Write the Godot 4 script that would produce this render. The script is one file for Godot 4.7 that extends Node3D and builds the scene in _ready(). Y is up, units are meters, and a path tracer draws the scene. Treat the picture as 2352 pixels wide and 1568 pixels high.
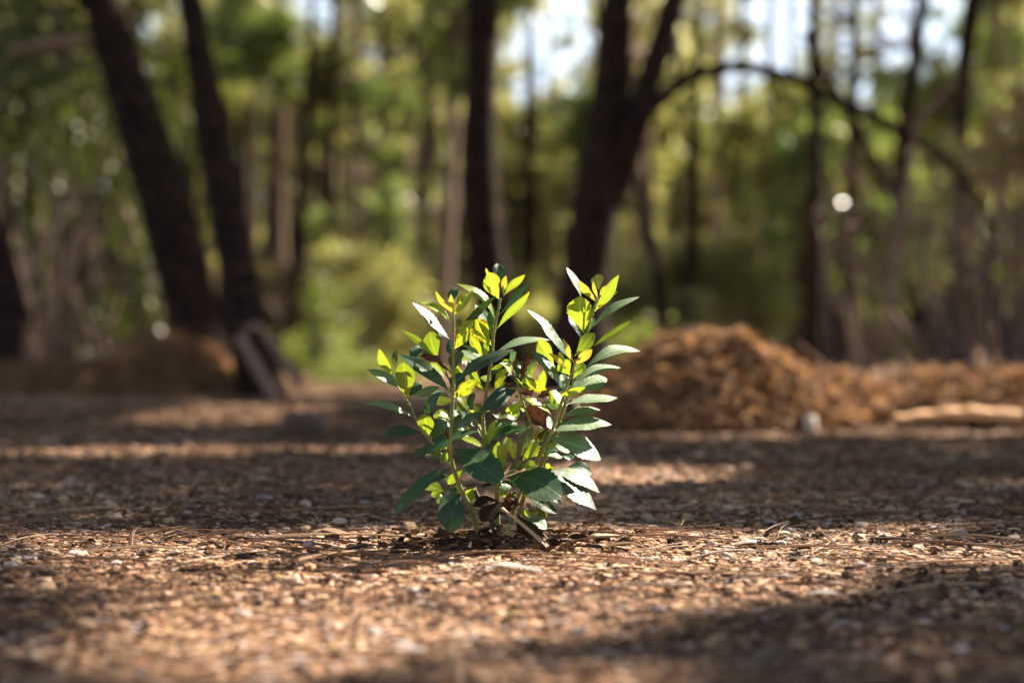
extends Node3D
# A young evergreen shrub growing on the bare floor of a pine wood, seen from close to the ground.

const K := 3.0612e-4          # metres per unit of sight line at one metre
const EYE := Vector3(0.0, 0.173, 1.225)
const TO_SUN := Vector3(0.577, 0.659, -0.48)
var rng := RandomNumberGenerator.new()
var rough := FastNoiseLite.new()
var M := {}
var names := {}

# ------------------------------------------------------------------ helpers
func r(a: float, b: float) -> float:
	return rng.randf_range(a, b)

func numbered(called: String) -> String:
	if not names.has(called):
		names[called] = 0
		return called
	names[called] += 1
	return "%s_%03d" % [called, names[called]]

func tag(o: Node, label: String, category: String, group := "", kind := "") -> Node:
	if label: o.set_meta("label", label)
	if category: o.set_meta("category", category)
	if group: o.set_meta("group", group)
	if kind: o.set_meta("kind", kind)
	return o

func thing(called: String, at: Vector3, label: String, category: String, group := "") -> Node3D:
	var o := Node3D.new()
	o.name = numbered(called)
	add_child(o)
	o.position = at
	tag(o, label, category, group)
	return o

func part(called: String, mesh: Mesh, mat: Material, parent: Node = null, at := Vector3.ZERO) -> MeshInstance3D:
	var o := MeshInstance3D.new()
	o.mesh = mesh
	o.material_override = mat
	if parent == null:
		o.name = numbered(called)
		add_child(o)
	else:
		o.name = called
		parent.add_child(o, true)
	o.position = at
	return o

func scatter(called: String, mesh: Mesh, mat: Material, where: Array, tints: Array, parent: Node = null) -> MultiMeshInstance3D:
	var mm := MultiMesh.new()
	mm.transform_format = MultiMesh.TRANSFORM_3D
	mm.use_colors = true
	mm.mesh = mesh
	mm.instance_count = where.size()
	for i in where.size():
		mm.set_instance_transform(i, where[i])
		mm.set_instance_color(i, tints[i])
	var o := MultiMeshInstance3D.new()
	o.multimesh = mm
	o.material_override = mat
	if parent == null:
		o.name = numbered(called)
		add_child(o)
	else:
		o.name = called
		parent.add_child(o, true)
	o.set_meta("kind", "stuff")
	return o

func build(v: PackedVector3Array, ix: PackedInt32Array, uv := PackedVector2Array(), flat := false) -> ArrayMesh:
	var a := []
	a.resize(Mesh.ARRAY_MAX)
	if flat:
		var fv := PackedVector3Array()
		var fn := PackedVector3Array()
		for i in range(0, ix.size(), 3):
			var p := v[ix[i]]
			var q := v[ix[i + 1]]
			var s := v[ix[i + 2]]
			var n := (s - p).cross(q - p).normalized()
			fv.append_array([p, q, s])
			fn.append_array([n, n, n])
		a[Mesh.ARRAY_VERTEX] = fv
		a[Mesh.ARRAY_NORMAL] = fn
	else:
		var nn := PackedVector3Array()
		nn.resize(v.size())
		for i in range(0, ix.size(), 3):
			var n := (v[ix[i + 2]] - v[ix[i]]).cross(v[ix[i + 1]] - v[ix[i]])
			nn[ix[i]] += n
			nn[ix[i + 1]] += n
			nn[ix[i + 2]] += n
		for i in nn.size():
			nn[i] = nn[i].normalized()
		a[Mesh.ARRAY_VERTEX] = v
		a[Mesh.ARRAY_NORMAL] = nn
		a[Mesh.ARRAY_INDEX] = ix
		if uv.size():
			a[Mesh.ARRAY_TEX_UV] = uv
	var m := ArrayMesh.new()
	m.add_surface_from_arrays(Mesh.PRIMITIVE_TRIANGLES, a)
	return m

func tube_into(v: PackedVector3Array, ix: PackedInt32Array, pts: Array, radii: Array, sides := 8, lumps := 0.0, freq := 20.0) -> void:
	var side := Vector3.RIGHT
	var start := v.size()
	for i in pts.size():
		var t: Vector3 = (pts[mini(i + 1, pts.size() - 1)] - pts[maxi(i - 1, 0)]).normalized()
		if absf(t.dot(side)) > 0.9: side = Vector3.FORWARD
		side = (side - t * side.dot(t)).normalized()
		var up := t.cross(side)
		for k in sides:
			var ang := TAU * k / sides
			var d := side * cos(ang) + up * sin(ang)
			var p: Vector3 = pts[i]
			var rr: float = radii[i]
			if lumps > 0.0:
				rr *= 1.0 + lumps * rough.get_noise_3dv((p + d * rr) * freq)
			v.append(p + d * rr)
	for i in pts.size() - 1:
		for k in sides:
			var a := start + i * sides + k
			var b := start + i * sides + (k + 1) % sides
			ix.append_array([a, b, a + sides, b, b + sides, a + sides])
	var n := v.size()
	v.append(pts[0])
	v.append(pts[-1])
	for k in sides:
		ix.append_array([n, start + (k + 1) % sides, start + k])
		var e := start + (pts.size() - 1) * sides
		ix.append_array([n + 1, e + k, e + (k + 1) % sides])

func tube(pts: Array, radii: Array, sides := 8, lumps := 0.0, freq := 20.0) -> ArrayMesh:
	var v := PackedVector3Array()
	var ix := PackedInt32Array()
	tube_into(v, ix, pts, radii, sides, lumps, freq)
	return build(v, ix)

func smooth_line(pts: Array, radii: Array, step: float) -> Array:
	# a rounded line through the points: [points, radii]
	var op := []
	var orr := []
	for i in pts.size() - 1:
		var a: Vector3 = pts[maxi(i - 1, 0)]
		var b: Vector3 = pts[i]
		var c: Vector3 = pts[i + 1]
		var d: Vector3 = pts[mini(i + 2, pts.size() - 1)]
		var n := maxi(1, int(ceil(b.distance_to(c) / step)))
		for k in n:
			var t := float(k) / n
			op.append(b.cubic_interpolate(c, a, d, t))
			orr.append(lerpf(radii[i], radii[i + 1], t))
	op.append(pts[-1])
	orr.append(radii[-1])
	return [op, orr]

func px(x: float, y: float, d: float) -> Vector3:
	return Vector3((x - 1176.0) * d * K, EYE.y - (y - 784.0) * d * K, EYE.z - d)

func on_ground(x: float, y: float) -> Vector3:
	return px(x, y, EYE.y / ((y - 784.0) * K))

func land(x: float, z: float) -> float:
	var far := clampf((1.2 - z) / 6.0, 0.0, 1.0)
	var h := rough.get_noise_2d(x * 9.0, z * 9.0) * 0.0085
	h += rough.get_noise_2d(x * 45.0 + 90.0, z * 45.0) * 0.0022
	h += rough.get_noise_2d(x * 2.2 + 30.0, z * 2.2) * 0.05 * far * far
	return h

func lin(a: float, b: float, c: float) -> Color:
	return Color(a, b, c).linear_to_srgb()

func mat(c: Color, roughness := 0.85, spec := 0.4) -> StandardMaterial3D:
	var m := StandardMaterial3D.new()
	m.albedo_color = c
	m.roughness = roughness
	m.metallic_specular = spec
	return m

func tinted(roughness := 0.8, back := Color.BLACK) -> StandardMaterial3D:
	var m := mat(Color.WHITE, roughness, 0.35)
	m.vertex_color_use_as_albedo = true
	if back != Color.BLACK:
		m.backlight_enabled = true
		m.backlight = back.linear_to_srgb()
	return m

func noise_tex(freq: float, octaves: int, cols: Array, offs: Array, seed_: int, size := 512) -> NoiseTexture2D:
	var n := FastNoiseLite.new()
	n.seed = seed_
	n.frequency = freq
	n.fractal_octaves = octaves
	n.noise_type = FastNoiseLite.TYPE_SIMPLEX_SMOOTH
	var g := Gradient.new()
	g.offsets = PackedFloat32Array(offs)
	g.colors = PackedColorArray(cols)
	var t := NoiseTexture2D.new()
	t.width = size
	t.height = size
	t.seamless = true
	t.noise = n
	t.color_ramp = g
	return t

func leaf_tex(kind: String, seed_: int) -> ImageTexture:
	var n := FastNoiseLite.new()
	n.seed = seed_
	n.frequency = 1.0
	var w := 64
	var h := 128
	var im := Image.create(w, h, false, Image.FORMAT_RGB8)
	for y in h:
		for x in w:
			var u := (x + 0.5) / w * 2.0 - 1.0
			var v := (y + 0.5) / h
			var val := 0.50 + 0.09 * n.get_noise_2d(u * 4.0, v * 9.0) + 0.07 * n.get_noise_2d(u * 22.0, v * 50.0)
			var rib := exp(-pow(u / 0.06, 2.0))
			var vv := fposmod(v * 9.0 - absf(u) * 2.2 + 0.15 * n.get_noise_2d(u * 3.0, v * 5.0), 1.0)
			var vein := exp(-pow((vv - 0.5) / 0.09, 2.0)) * (1.0 - absf(u) * 0.6)
			val = lerpf(val, 1.0, maxf(rib * 0.9, vein * 0.42))
			var c := Color(val, val, val * 0.95)
			var edge := smoothstep(0.80, 1.0, absf(u))
			if kind == "spotted":
				var s := smoothstep(0.16, 0.42, n.get_noise_2d(u * 1.6 + 5.0, v * 3.6) + 0.35 * n.get_noise_2d(u * 12.0, v * 26.0) + 0.25 * edge)
				c = c.lerp(Color(val * 0.55, val * 0.2, val * 0.25), s)
			elif kind == "worn":
				var s2 := smoothstep(0.2, 0.34, n.get_noise_2d(u * 1.8, v * 4.0) + 0.3 * n.get_noise_2d(u * 14.0, v * 30.0) + 0.2 * (v - 0.4))
				c = c.lerp(Color(0.85, 0.42, 0.30), s2 * 0.85)
			elif kind == "young":
				c = c.lerp(Color(val * 1.15, val * 0.72, val * 0.5), edge * 0.7)
			else:
				c = c.lerp(Color(minf(1.0, val * 1.5), val * 1.3, val), edge * 0.35)
			im.set_pixel(x, y, c.clamp().linear_to_srgb())
	return ImageTexture.create_from_image(im)

func leaf_mat(c: Color, tex: Texture2D, roughness: float, back: Color, spec := 0.5) -> StandardMaterial3D:
	var m := mat(c, roughness, spec)
	m.albedo_texture = tex
	if tex != null:
		m.heightmap_enabled = true
		m.heightmap_texture = tex
		m.heightmap_scale = -0.05
	m.backlight_enabled = true
	m.backlight = back.linear_to_srgb()
	return m

# ------------------------------------------------------------------ materials
func make_materials() -> void:
	var bark_c := noise_tex(0.02, 4, [lin(0.010, 0.007, 0.006), lin(0.022, 0.0145, 0.012), lin(0.06, 0.038, 0.03), lin(0.22, 0.14, 0.115)], [0.2, 0.45, 0.65, 0.9], 11)
	var bark_h := noise_tex(0.03, 5, [Color.BLACK, Color(0.35, 0.35, 0.35), Color.WHITE], [0.25, 0.5, 0.7], 12)
	var bark := mat(Color.WHITE, 0.95, 0.2)
	bark.albedo_texture = bark_c
	bark.uv1_triplanar = true
	bark.uv1_scale = Vector3(7, 2.2, 7)
	bark.heightmap_enabled = true
	bark.heightmap_texture = bark_h
	bark.heightmap_scale = 1.6
	M.bark = bark
	var far := mat(lin(0.40, 0.31, 0.25), 0.95, 0.2)
	far.albedo_texture = noise_tex(0.03, 4, [lin(0.3, 0.27, 0.25), lin(0.9, 0.85, 0.8)], [0.3, 0.75], 13, 256)
	far.uv1_triplanar = true
	far.uv1_scale = Vector3(4, 1, 4)
	M.far_bark = far
	M.needle_leaf = tinted(0.3, Color(1.0, 1.0, 0.55))
	M.shade_canopy = tinted(0.6, Color(0.5, 0.5, 0.3))
	M.broad_leaf = tinted(0.4, Color(0.85, 1.0, 0.3))
	M.litter = tinted(0.85)
	M.dead = tinted(0.7, Color(0.8, 0.7, 0.5))
	M.dry_needle = tinted(0.5)
	M.twig = mat(lin(0.14, 0.10, 0.085), 0.9, 0.3)
	var soil := mat(Color.WHITE, 0.95, 0.25)
	soil.albedo_texture = noise_tex(0.012, 6, [lin(0.055, 0.027, 0.015), lin(0.15, 0.08, 0.045), lin(0.30, 0.175, 0.105), lin(0.46, 0.30, 0.195)], [0.12, 0.38, 0.6, 0.9], 21, 1024)
	soil.uv1_triplanar = true
	soil.uv1_world_triplanar = true
	soil.uv1_scale = Vector3(3.1, 3.1, 3.1)
	soil.heightmap_enabled = true
	soil.heightmap_texture = noise_tex(0.05, 5, [Color.BLACK, Color.WHITE], [0.2, 0.8], 22, 1024)
	soil.heightmap_scale = 0.6
	M.soil = soil
	var heap := mat(Color.WHITE, 0.95, 0.2)
	heap.albedo_texture = noise_tex(0.03, 5, [lin(0.08, 0.042, 0.02), lin(0.24, 0.135, 0.065), lin(0.42, 0.27, 0.14)], [0.2, 0.5, 0.8], 23, 256)
	heap.uv1_triplanar = true
	heap.uv1_scale = Vector3(6, 6, 6)
	M.heap = heap
	var stem := mat(Color.WHITE, 0.6, 0.4)
	stem.albedo_texture = noise_tex(0.02, 3, [lin(0.20, 0.24, 0.06), lin(0.30, 0.30, 0.08), lin(0.28, 0.17, 0.07)], [0.3, 0.55, 0.8], 31, 128)
	stem.uv1_triplanar = true
	stem.uv1_scale = Vector3(20, 20, 20)
	stem.backlight_enabled = true
	stem.backlight = lin(0.5, 0.5, 0.2)
	M.stem = stem
	M.old_stem = mat(lin(0.09, 0.07, 0.04), 0.8, 0.3)
	M.hair = tinted(0.5, Color(0.8, 0.8, 0.7))
	var wood := mat(Color.WHITE, 0.8, 0.3)
	wood.albedo_texture = noise_tex(0.03, 4, [lin(0.46, 0.24, 0.11), lin(0.62, 0.37, 0.20)], [0.3, 0.7], 41, 256)
	wood.uv1_triplanar = true
	wood.uv1_scale = Vector3(3, 20, 20)
	M.wood = wood
	M.stone = mat(lin(0.55, 0.48, 0.43), 0.9, 0.3)
	M.cone = mat(lin(0.20, 0.145, 0.12), 0.8, 0.3)
	M.bud = tinted(0.7)
	var ty := leaf_tex("young", 1)
	var tm := leaf_tex("mature", 2)
	var ts := leaf_tex("spotted", 3)
	var tw := leaf_tex("worn", 4)
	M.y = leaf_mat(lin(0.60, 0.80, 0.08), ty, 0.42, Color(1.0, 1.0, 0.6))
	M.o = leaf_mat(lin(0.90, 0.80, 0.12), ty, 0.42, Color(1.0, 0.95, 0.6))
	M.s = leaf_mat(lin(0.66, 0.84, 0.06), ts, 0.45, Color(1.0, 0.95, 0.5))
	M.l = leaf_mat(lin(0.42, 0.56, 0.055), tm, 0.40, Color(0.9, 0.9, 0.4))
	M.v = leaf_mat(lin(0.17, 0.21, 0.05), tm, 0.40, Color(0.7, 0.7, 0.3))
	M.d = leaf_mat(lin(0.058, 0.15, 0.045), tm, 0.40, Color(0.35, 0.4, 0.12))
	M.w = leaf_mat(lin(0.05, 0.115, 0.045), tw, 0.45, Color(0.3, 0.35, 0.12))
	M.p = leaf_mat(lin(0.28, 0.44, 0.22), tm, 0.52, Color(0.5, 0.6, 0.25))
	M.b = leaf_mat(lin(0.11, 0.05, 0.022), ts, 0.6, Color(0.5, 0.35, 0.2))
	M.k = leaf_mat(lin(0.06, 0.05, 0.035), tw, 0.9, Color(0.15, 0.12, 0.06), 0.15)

# ------------------------------------------------------------------ the young shrub
var shrub: Node3D
var stems := []
var leaf_count := 0
const FACES := {
	"f": Vector3(-0.32, -0.22, 0.92), "a": Vector3(-0.65, -0.05, 0.76), "b": Vector3(0.30, -0.15, 0.94), "u": Vector3(0.1, 0.9, 0.5), "t": Vector3(0.05, 1.0, 0.22),
	"g": Vector3(0.566, 0.647, 0.51), "h": Vector3(-0.1, 0.5, 0.85), "n": Vector3(0.2, -0.35, 0.9), "e": Vector3(0.3, 0.6, 0.75), "r": Vector3(0.42, 0.78, 0.26),
}

func close_up(sx: float, sy: float, z := 0.0) -> Vector3:
	return px(sx / 1.642857, sy / 1.642857, EYE.z - z)

func from_view(view: int, x: float, y: float, z: float) -> Vector3:
	var o: Array = [[1350.0, 960.0, 0.3445], [1900.0, 960.0, 0.3445], [1350.0, 1480.0, 0.3954], [1850.0, 1480.0, 0.3954], [1800.0, 1260.0, 0.2551], [0.0, 0.0, 1.0]][view - 1]
	return close_up(o[0] + x * o[2], o[1] + y * o[2], z)

func stem(pts: Array, r0: float, r1: float, old := false) -> void:
	var ps := []
	var rs := []
	for i in pts.size():
		ps.append(close_up(pts[i][0], pts[i][1], pts[i][2] * 0.001) - shrub.position)
		rs.append(lerpf(r0, r1, float(i) / (pts.size() - 1)))
	var s := smooth_line(ps, rs, 0.006)
	var o := part("stem", tube(s[0], s[1], 8, 0.12, 400.0), M.old_stem if old else M.stem, shrub)
	stems.append(o)
	# fine hairs that catch the light
	if old: return
	var v := PackedVector3Array()
	var ix := PackedInt32Array()
	for i in s[0].size() - 1:
		for k in 16:
			var p: Vector3 = s[0][i].lerp(s[0][i + 1], rng.randf())
			var d := Vector3(r(-1, 1), r(-0.6, 0.6), r(-1, 1)).normalized()
			var side := d.cross(Vector3(r(-1, 1), r(-1, 1), r(-1, 1))).normalized() * 0.00009
			var a: Vector3 = p + d * s[1][i] * 0.9
			var n := v.size()
			v.append_array([a - side, a + side, a + d * r(0.0007, 0.0017)])
			ix.append_array([n, n + 1, n + 2])
	var hair := part("stem_hairs", build(v, ix), M.hair_white, o)
	hair.set_meta("kind", "stuff")

func leaf(st: int, view: int, bx: float, by: float, tx: float, ty: float, w: float, m: String, face := "f", zb := 0.0, zt := 0.0, bend := 0.06, fold := 0.25, curl := 0.0) -> void:
	leaf_count += 1
	var p0 := from_view(view, bx, by, zb * 0.001)
	var p1 := from_view(view, tx, ty, zt * 0.001)
	bend += r(-0.03, 0.05)
	fold *= r(0.6, 1.5)
	var scale_: float = [0.3445, 0.3445, 0.3954, 0.3954, 0.2551, 1.0][view - 1] * 0.00022826
	var t := p1 - p0
	var length := t.length()
	t /= length
	var n: Vector3 = FACES[face]
	n = (n - t * n.dot(t)).normalized()
	var side := t.cross(n).normalized()
	var flat2 := Vector2(t.x, t.y).normalized()
	var seen := absf(side.x * flat2.y - side.y * flat2.x)
	var width := w * scale_ / clampf(seen, 0.45, 1.0)
	var ratio := w * scale_ / length
	var blunt := 1.15 + clampf(ratio - 0.25, 0.0, 0.4) * 1.3
	var rows := 24
	var v := PackedVector3Array()
	var uv := PackedVector2Array()
	var ix := PackedInt32Array()
	var ph := r(0, 10)
	for i in rows + 1:
		var f := float(i) / rows
		var q := pow(sin(PI * pow(minf(f, 0.999), blunt)), 0.8 if ratio > 0.3 else 0.95)
		q = maxf(q, 0.035 if f < 0.5 else 0.0)
		if f > 0.15 and f < 0.97: q *= 1.0 + (0.05 if i % 2 == 0 else -0.05)
		var mid := p0 + (p1 - p0) * f + n * bend * length * 4.0 * f * (1.0 - f)
		mid += side * length * 0.03 * sin(f * 4.0 + ph) * f * (1.0 - f) * 4.0
		for k in 7:
			var s := (k - 3) / 3.0
			var hw := 0.5 * width * q
			var p := mid + side * s * hw
			p += n * absf(s) * hw * fold * (1.0 - 0.45 * absf(s))
			p += n * width * 0.022 * sin(f * 15.0 + ph + s * 2.0) * s * s * q
			p += n * width * 0.008 * cos(f * 50.0 + absf(s) * 4.0) * absf(s) * (1.0 - absf(s)) * q * 4.0
			if curl != 0.0:
				var a := curl * s * (0.4 + 0.8 * f)
				var rad := hw / maxf(absf(curl), 0.001)
				p = mid + side * sin(a) * rad * signf(1.0) + n * (1.0 - cos(a)) * rad
				p += (side * sin(f * 17.0 + ph) + n * cos(f * 13.0 + ph * 2.0)) * width * 0.10 * f
			v.append(p - shrub.position)
			uv.append(Vector2(s * 0.49 + 0.5, f))
	for i in rows:
		for k in 6:
			var a := i * 7 + k
			ix.append_array([a, a + 1, a + 7, a + 1, a + 8, a + 7])
	var o := part("leaf", build(v, ix, uv), M[m], stems[st])
	if m == "b" and curl != 0.0: o.set_meta("label", "withered curled brown leaf")

func make_shrub() -> void:
	shrub = thing("evergreen_seedling", Vector3(-0.012, 0.0, 0.0), "small evergreen shrub with toothed green and yellow leaves, sunlit alone on bare ground", "plant")
	# stems: 0 left main, 1 centre, 2 right, 3 right behind, 4 dry shoot, 5 left side shoot, 6 back left shoot, 7 low shoot, 8 old stubs
	stem([[1812, 2056, 4], [1782, 1935, 8], [1739, 1844, 13], [1708, 1755, 15], [1700, 1678, 15], [1704, 1590, 14], [1708, 1519, 13], [1712, 1430, 12], [1710, 1330, 10], [1712, 1240, 8], [1710, 1176, 8]], 0.0021, 0.0010)
	stem([[1880, 2056, -4], [1872, 1836, -8], [1840, 1710, -10], [1828, 1650, -10], [1822, 1579, -10], [1830, 1511, -9], [1846, 1408, -8], [1858, 1322, -7], [1863, 1253, -6], [1877, 1184, -4], [1888, 1125, -3]], 0.0021, 0.0010)
	stem([[1915, 2056, 2], [1945, 1900, 4], [1990, 1810, 5], [2020, 1749, 6], [2063, 1670, 7], [2083, 1626, 8], [2103, 1571, 8], [2123, 1504, 8], [2141, 1449, 8], [2162, 1401, 8], [2172, 1355, 8]], 0.0021, 0.0010)
	stem([[1945, 2056, -6], [1975, 1880, -8], [2050, 1740, -10], [2085, 1680, -10], [2110, 1590, -10], [2134, 1519, -11], [2165, 1440, -12], [2196, 1330, -12], [2217, 1242, -12], [2237, 1180, -12], [2256, 1120, -12]], 0.0020, 0.0009)
	stem([[2030, 1700, -2], [2020, 1646, 0], [2004, 1598, 2], [1980, 1539, 3], [1964, 1488, 4], [1950, 1440, 4], [1935, 1395, 4]], 0.0014, 0.0007)
	stem([[1702, 1755, 12], [1686, 1745, 8], [1650, 1693, 0], [1619, 1654, -5], [1595, 1626, -8], [1571, 1583, -11], [1548, 1531, -13], [1522, 1488, -15], [1500, 1440, -16]], 0.0013, 0.0007)
	stem([[1822, 1640, -12], [1800, 1598, -20], [1769, 1547, -26], [1720, 1470, -32], [1675, 1400, -34], [1646, 1353, -34]], 0.0013, 0.0008)
	stem([[1880, 1850, 6], [1895, 1790, 14], [1905, 1770, 18], [1925, 1748, 22]], 0.0014, 0.0009)
	stem([[1870, 2010, 0], [1835, 1925, -14], [1800, 1870, -20], [1790, 1840, -22]], 0.0024, 0.0018, true)

	# left main stem, top
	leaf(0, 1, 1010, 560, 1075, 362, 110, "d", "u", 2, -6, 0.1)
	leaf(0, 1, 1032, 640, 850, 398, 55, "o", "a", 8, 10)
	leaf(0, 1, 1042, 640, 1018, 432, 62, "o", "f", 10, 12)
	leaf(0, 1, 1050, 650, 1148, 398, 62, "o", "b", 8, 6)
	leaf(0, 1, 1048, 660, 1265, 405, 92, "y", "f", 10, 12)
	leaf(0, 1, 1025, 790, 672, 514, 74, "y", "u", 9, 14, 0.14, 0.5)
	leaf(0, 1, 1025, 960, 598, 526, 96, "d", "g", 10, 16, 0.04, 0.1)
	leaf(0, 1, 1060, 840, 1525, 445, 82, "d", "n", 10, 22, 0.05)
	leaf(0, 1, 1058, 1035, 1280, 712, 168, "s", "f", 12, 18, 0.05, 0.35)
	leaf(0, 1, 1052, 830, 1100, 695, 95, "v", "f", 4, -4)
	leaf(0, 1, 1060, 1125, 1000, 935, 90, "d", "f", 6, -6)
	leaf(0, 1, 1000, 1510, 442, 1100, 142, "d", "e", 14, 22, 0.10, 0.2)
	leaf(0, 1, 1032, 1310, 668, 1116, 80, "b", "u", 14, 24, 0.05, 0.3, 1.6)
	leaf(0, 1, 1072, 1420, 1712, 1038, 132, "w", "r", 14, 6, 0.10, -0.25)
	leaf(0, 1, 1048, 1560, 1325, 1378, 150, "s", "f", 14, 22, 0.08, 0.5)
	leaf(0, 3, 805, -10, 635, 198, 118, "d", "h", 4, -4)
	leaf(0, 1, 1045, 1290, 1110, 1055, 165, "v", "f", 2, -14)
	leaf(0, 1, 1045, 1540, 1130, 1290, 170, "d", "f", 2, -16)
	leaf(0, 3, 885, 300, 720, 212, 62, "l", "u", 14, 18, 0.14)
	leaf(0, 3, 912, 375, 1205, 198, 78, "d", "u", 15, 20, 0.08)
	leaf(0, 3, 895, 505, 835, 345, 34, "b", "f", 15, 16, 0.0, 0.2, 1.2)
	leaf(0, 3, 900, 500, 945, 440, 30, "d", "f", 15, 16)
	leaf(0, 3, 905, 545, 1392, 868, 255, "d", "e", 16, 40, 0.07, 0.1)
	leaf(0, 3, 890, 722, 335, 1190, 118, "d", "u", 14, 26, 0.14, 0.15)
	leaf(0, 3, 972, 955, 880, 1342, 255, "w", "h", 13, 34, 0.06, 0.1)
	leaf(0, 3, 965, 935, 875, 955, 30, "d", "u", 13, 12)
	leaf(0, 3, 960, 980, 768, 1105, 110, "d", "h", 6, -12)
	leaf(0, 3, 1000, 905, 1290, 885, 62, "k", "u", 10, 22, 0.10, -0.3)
	# centre stem
	leaf(1, 1, 1568, 330, 1528, 94, 140, "d", "u", -10, -16)
	leaf(1, 1, 1440, 240, 1403, 146, 30, "o", "a", -4, -4)
	leaf(1, 1, 1552, 500, 1435, 193, 195, "y", "f", -3, 0, 0.03, 0.15)
	leaf(1, 1, 1588, 430, 1626, 230, 66, "o", "f", -2, 0)
	leaf(1, 1, 1612, 400, 1716, 206, 60, "w", "b", -6, -8)
	leaf(1, 1, 1595, 450, 1832, 218, 86, "y", "b", -2, 2, -0.06)
	leaf(1, 1, 1502, 725, 1078, 320, 88, "l", "u", -5, -2, 0.14)
	leaf(1, 1, 1548, 660, 1890, 300, 70, "d", "u", -4, 0, -0.04)
	leaf(1, 1, 1528, 810, 1886, 402, 92, "y", "f", -4, 0, -0.05)
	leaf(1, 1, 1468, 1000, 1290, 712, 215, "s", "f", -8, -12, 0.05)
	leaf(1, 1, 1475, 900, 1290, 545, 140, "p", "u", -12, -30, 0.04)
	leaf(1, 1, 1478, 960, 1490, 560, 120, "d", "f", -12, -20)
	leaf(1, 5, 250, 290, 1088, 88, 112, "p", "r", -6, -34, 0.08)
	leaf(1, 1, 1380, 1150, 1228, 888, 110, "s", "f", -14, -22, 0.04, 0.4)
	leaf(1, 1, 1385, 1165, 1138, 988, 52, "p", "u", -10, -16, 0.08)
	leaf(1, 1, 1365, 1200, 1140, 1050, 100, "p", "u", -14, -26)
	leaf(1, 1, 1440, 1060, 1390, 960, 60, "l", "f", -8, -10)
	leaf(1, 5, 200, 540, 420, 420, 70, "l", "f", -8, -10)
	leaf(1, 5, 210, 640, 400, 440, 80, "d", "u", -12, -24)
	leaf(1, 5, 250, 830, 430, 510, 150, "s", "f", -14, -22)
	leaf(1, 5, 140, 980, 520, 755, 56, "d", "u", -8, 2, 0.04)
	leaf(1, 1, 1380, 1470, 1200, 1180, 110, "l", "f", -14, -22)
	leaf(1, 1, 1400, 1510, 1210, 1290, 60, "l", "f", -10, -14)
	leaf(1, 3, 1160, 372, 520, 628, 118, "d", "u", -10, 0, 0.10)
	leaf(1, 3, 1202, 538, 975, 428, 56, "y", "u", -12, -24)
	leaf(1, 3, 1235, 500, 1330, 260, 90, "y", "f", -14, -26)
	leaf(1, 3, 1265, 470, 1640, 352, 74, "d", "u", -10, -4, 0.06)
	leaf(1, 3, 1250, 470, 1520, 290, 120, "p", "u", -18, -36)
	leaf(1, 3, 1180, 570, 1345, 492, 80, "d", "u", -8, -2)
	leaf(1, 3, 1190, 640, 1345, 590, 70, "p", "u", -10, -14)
	leaf(1, 3, 1385, 1035, 1175, 1232, 165, "k", "h", 12, 26, 0.05, 0.15)
	leaf(1, 3, 1330, 1030, 1100, 1085, 90, "k", "u", 2, 6)
	leaf(1, 3, 1350, 990, 1415, 925, 80, "l", "f", -10, -18)
	# right stem
	leaf(2, 2, 778, 1190, 648, 916, 58, "o", "f", 10, 12)
	leaf(2, 2, 780, 1110, 1000, 862, 150, "l", "f", 6, 2, 0.05)
	leaf(2, 2, 788, 1210, 972, 1036, 100, "o", "f", 12, 18)
	leaf(2, 2, 702, 1262, 495, 1072, 54, "o", "b", 12, 18, -0.04)
	leaf(2, 2, 735, 1335, 640, 1150, 170, "y", "f", 8, 4)
	leaf(2, 2, 760, 1362, 880, 1185, 140, "y", "f", 6, 2)
	leaf(2, 2, 895, 1238, 1502, 1062, 112, "p", "r", 4, -30, 0.08)
	leaf(2, 2, 748, 1405, 1285, 1240, 100, "p", "r", 8, -18, 0.06)
	leaf(2, 2, 700, 1520, 1132, 1355, 205, "p", "r", 6, -16, 0.04, 0.1)
	leaf(2, 2, 605, 1548, 905, 1456, 86, "y", "f", 12, 22, 0.08)
	leaf(2, 2, 660, 1490, 293, 1046, 112, "d", "g", 10, 20, 0.06, 0.15)
	leaf(2, 2, 560, 1240, 378, 920, 165, "y", "f", -14, -22, 0.04)
	leaf(2, 2, 700, 1170, 600, 1080, 80, "v", "f", -4, -10)
	leaf(2, 2, 545, 1570, 235, 1325, 118, "s", "f", 0, -6, 0.08)
	leaf(2, 2, 690, 1480, 640, 1310, 95, "p", "u", 2, -10)
	leaf(2, 5, 740, 600, 880, 860, 70, "p", "g", -16, -24)
	leaf(2, 4, 598, 372, 1158, 308, 128, "p", "r", 9, -22, 0.04, 0.15)
	leaf(2, 4, 585, 220, 275, 66, 60, "y", "u", 10, 18, 0.08)
	leaf(2, 4, 552, 365, 385, 90, 215, "b", "f", 4, 0, 0.05, 0.15)
	leaf(2, 4, 642, 140, 555, -10, 52, "l", "f", 4, 0)
	leaf(2, 4, 560, 340, 445, 440, 56, "b", "f", -4, -10)
	leaf(2, 4, 630, 408, 805, 372, 52, "p", "u", 2, -8)
	leaf(2, 4, 575, 440, 1058, 640, 185, "p", "g", 6, -6, 0.07, 0.1)
	leaf(2, 4, 505, 580, 642, 556, 60, "d", "u", 4, 2)
	leaf(2, 4, 540, 605, 690, 622, 52, "p", "u", 0, -8)
	leaf(2, 4, 520, 505, 632, 500, 50, "l", "f", 8, 12, 0.1)
	leaf(2, 4, 440, 722, 1015, 1125, 165, "w", "g", 6, 10, 0.10, 0.1)
	leaf(2, 4, 560, 740, 1048, 962, 120, "p", "g", 0, -6, 0.08, 0.1)
	leaf(2, 4, 590, 745, 535, 676, 52, "y", "f", -4, -6)
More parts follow.
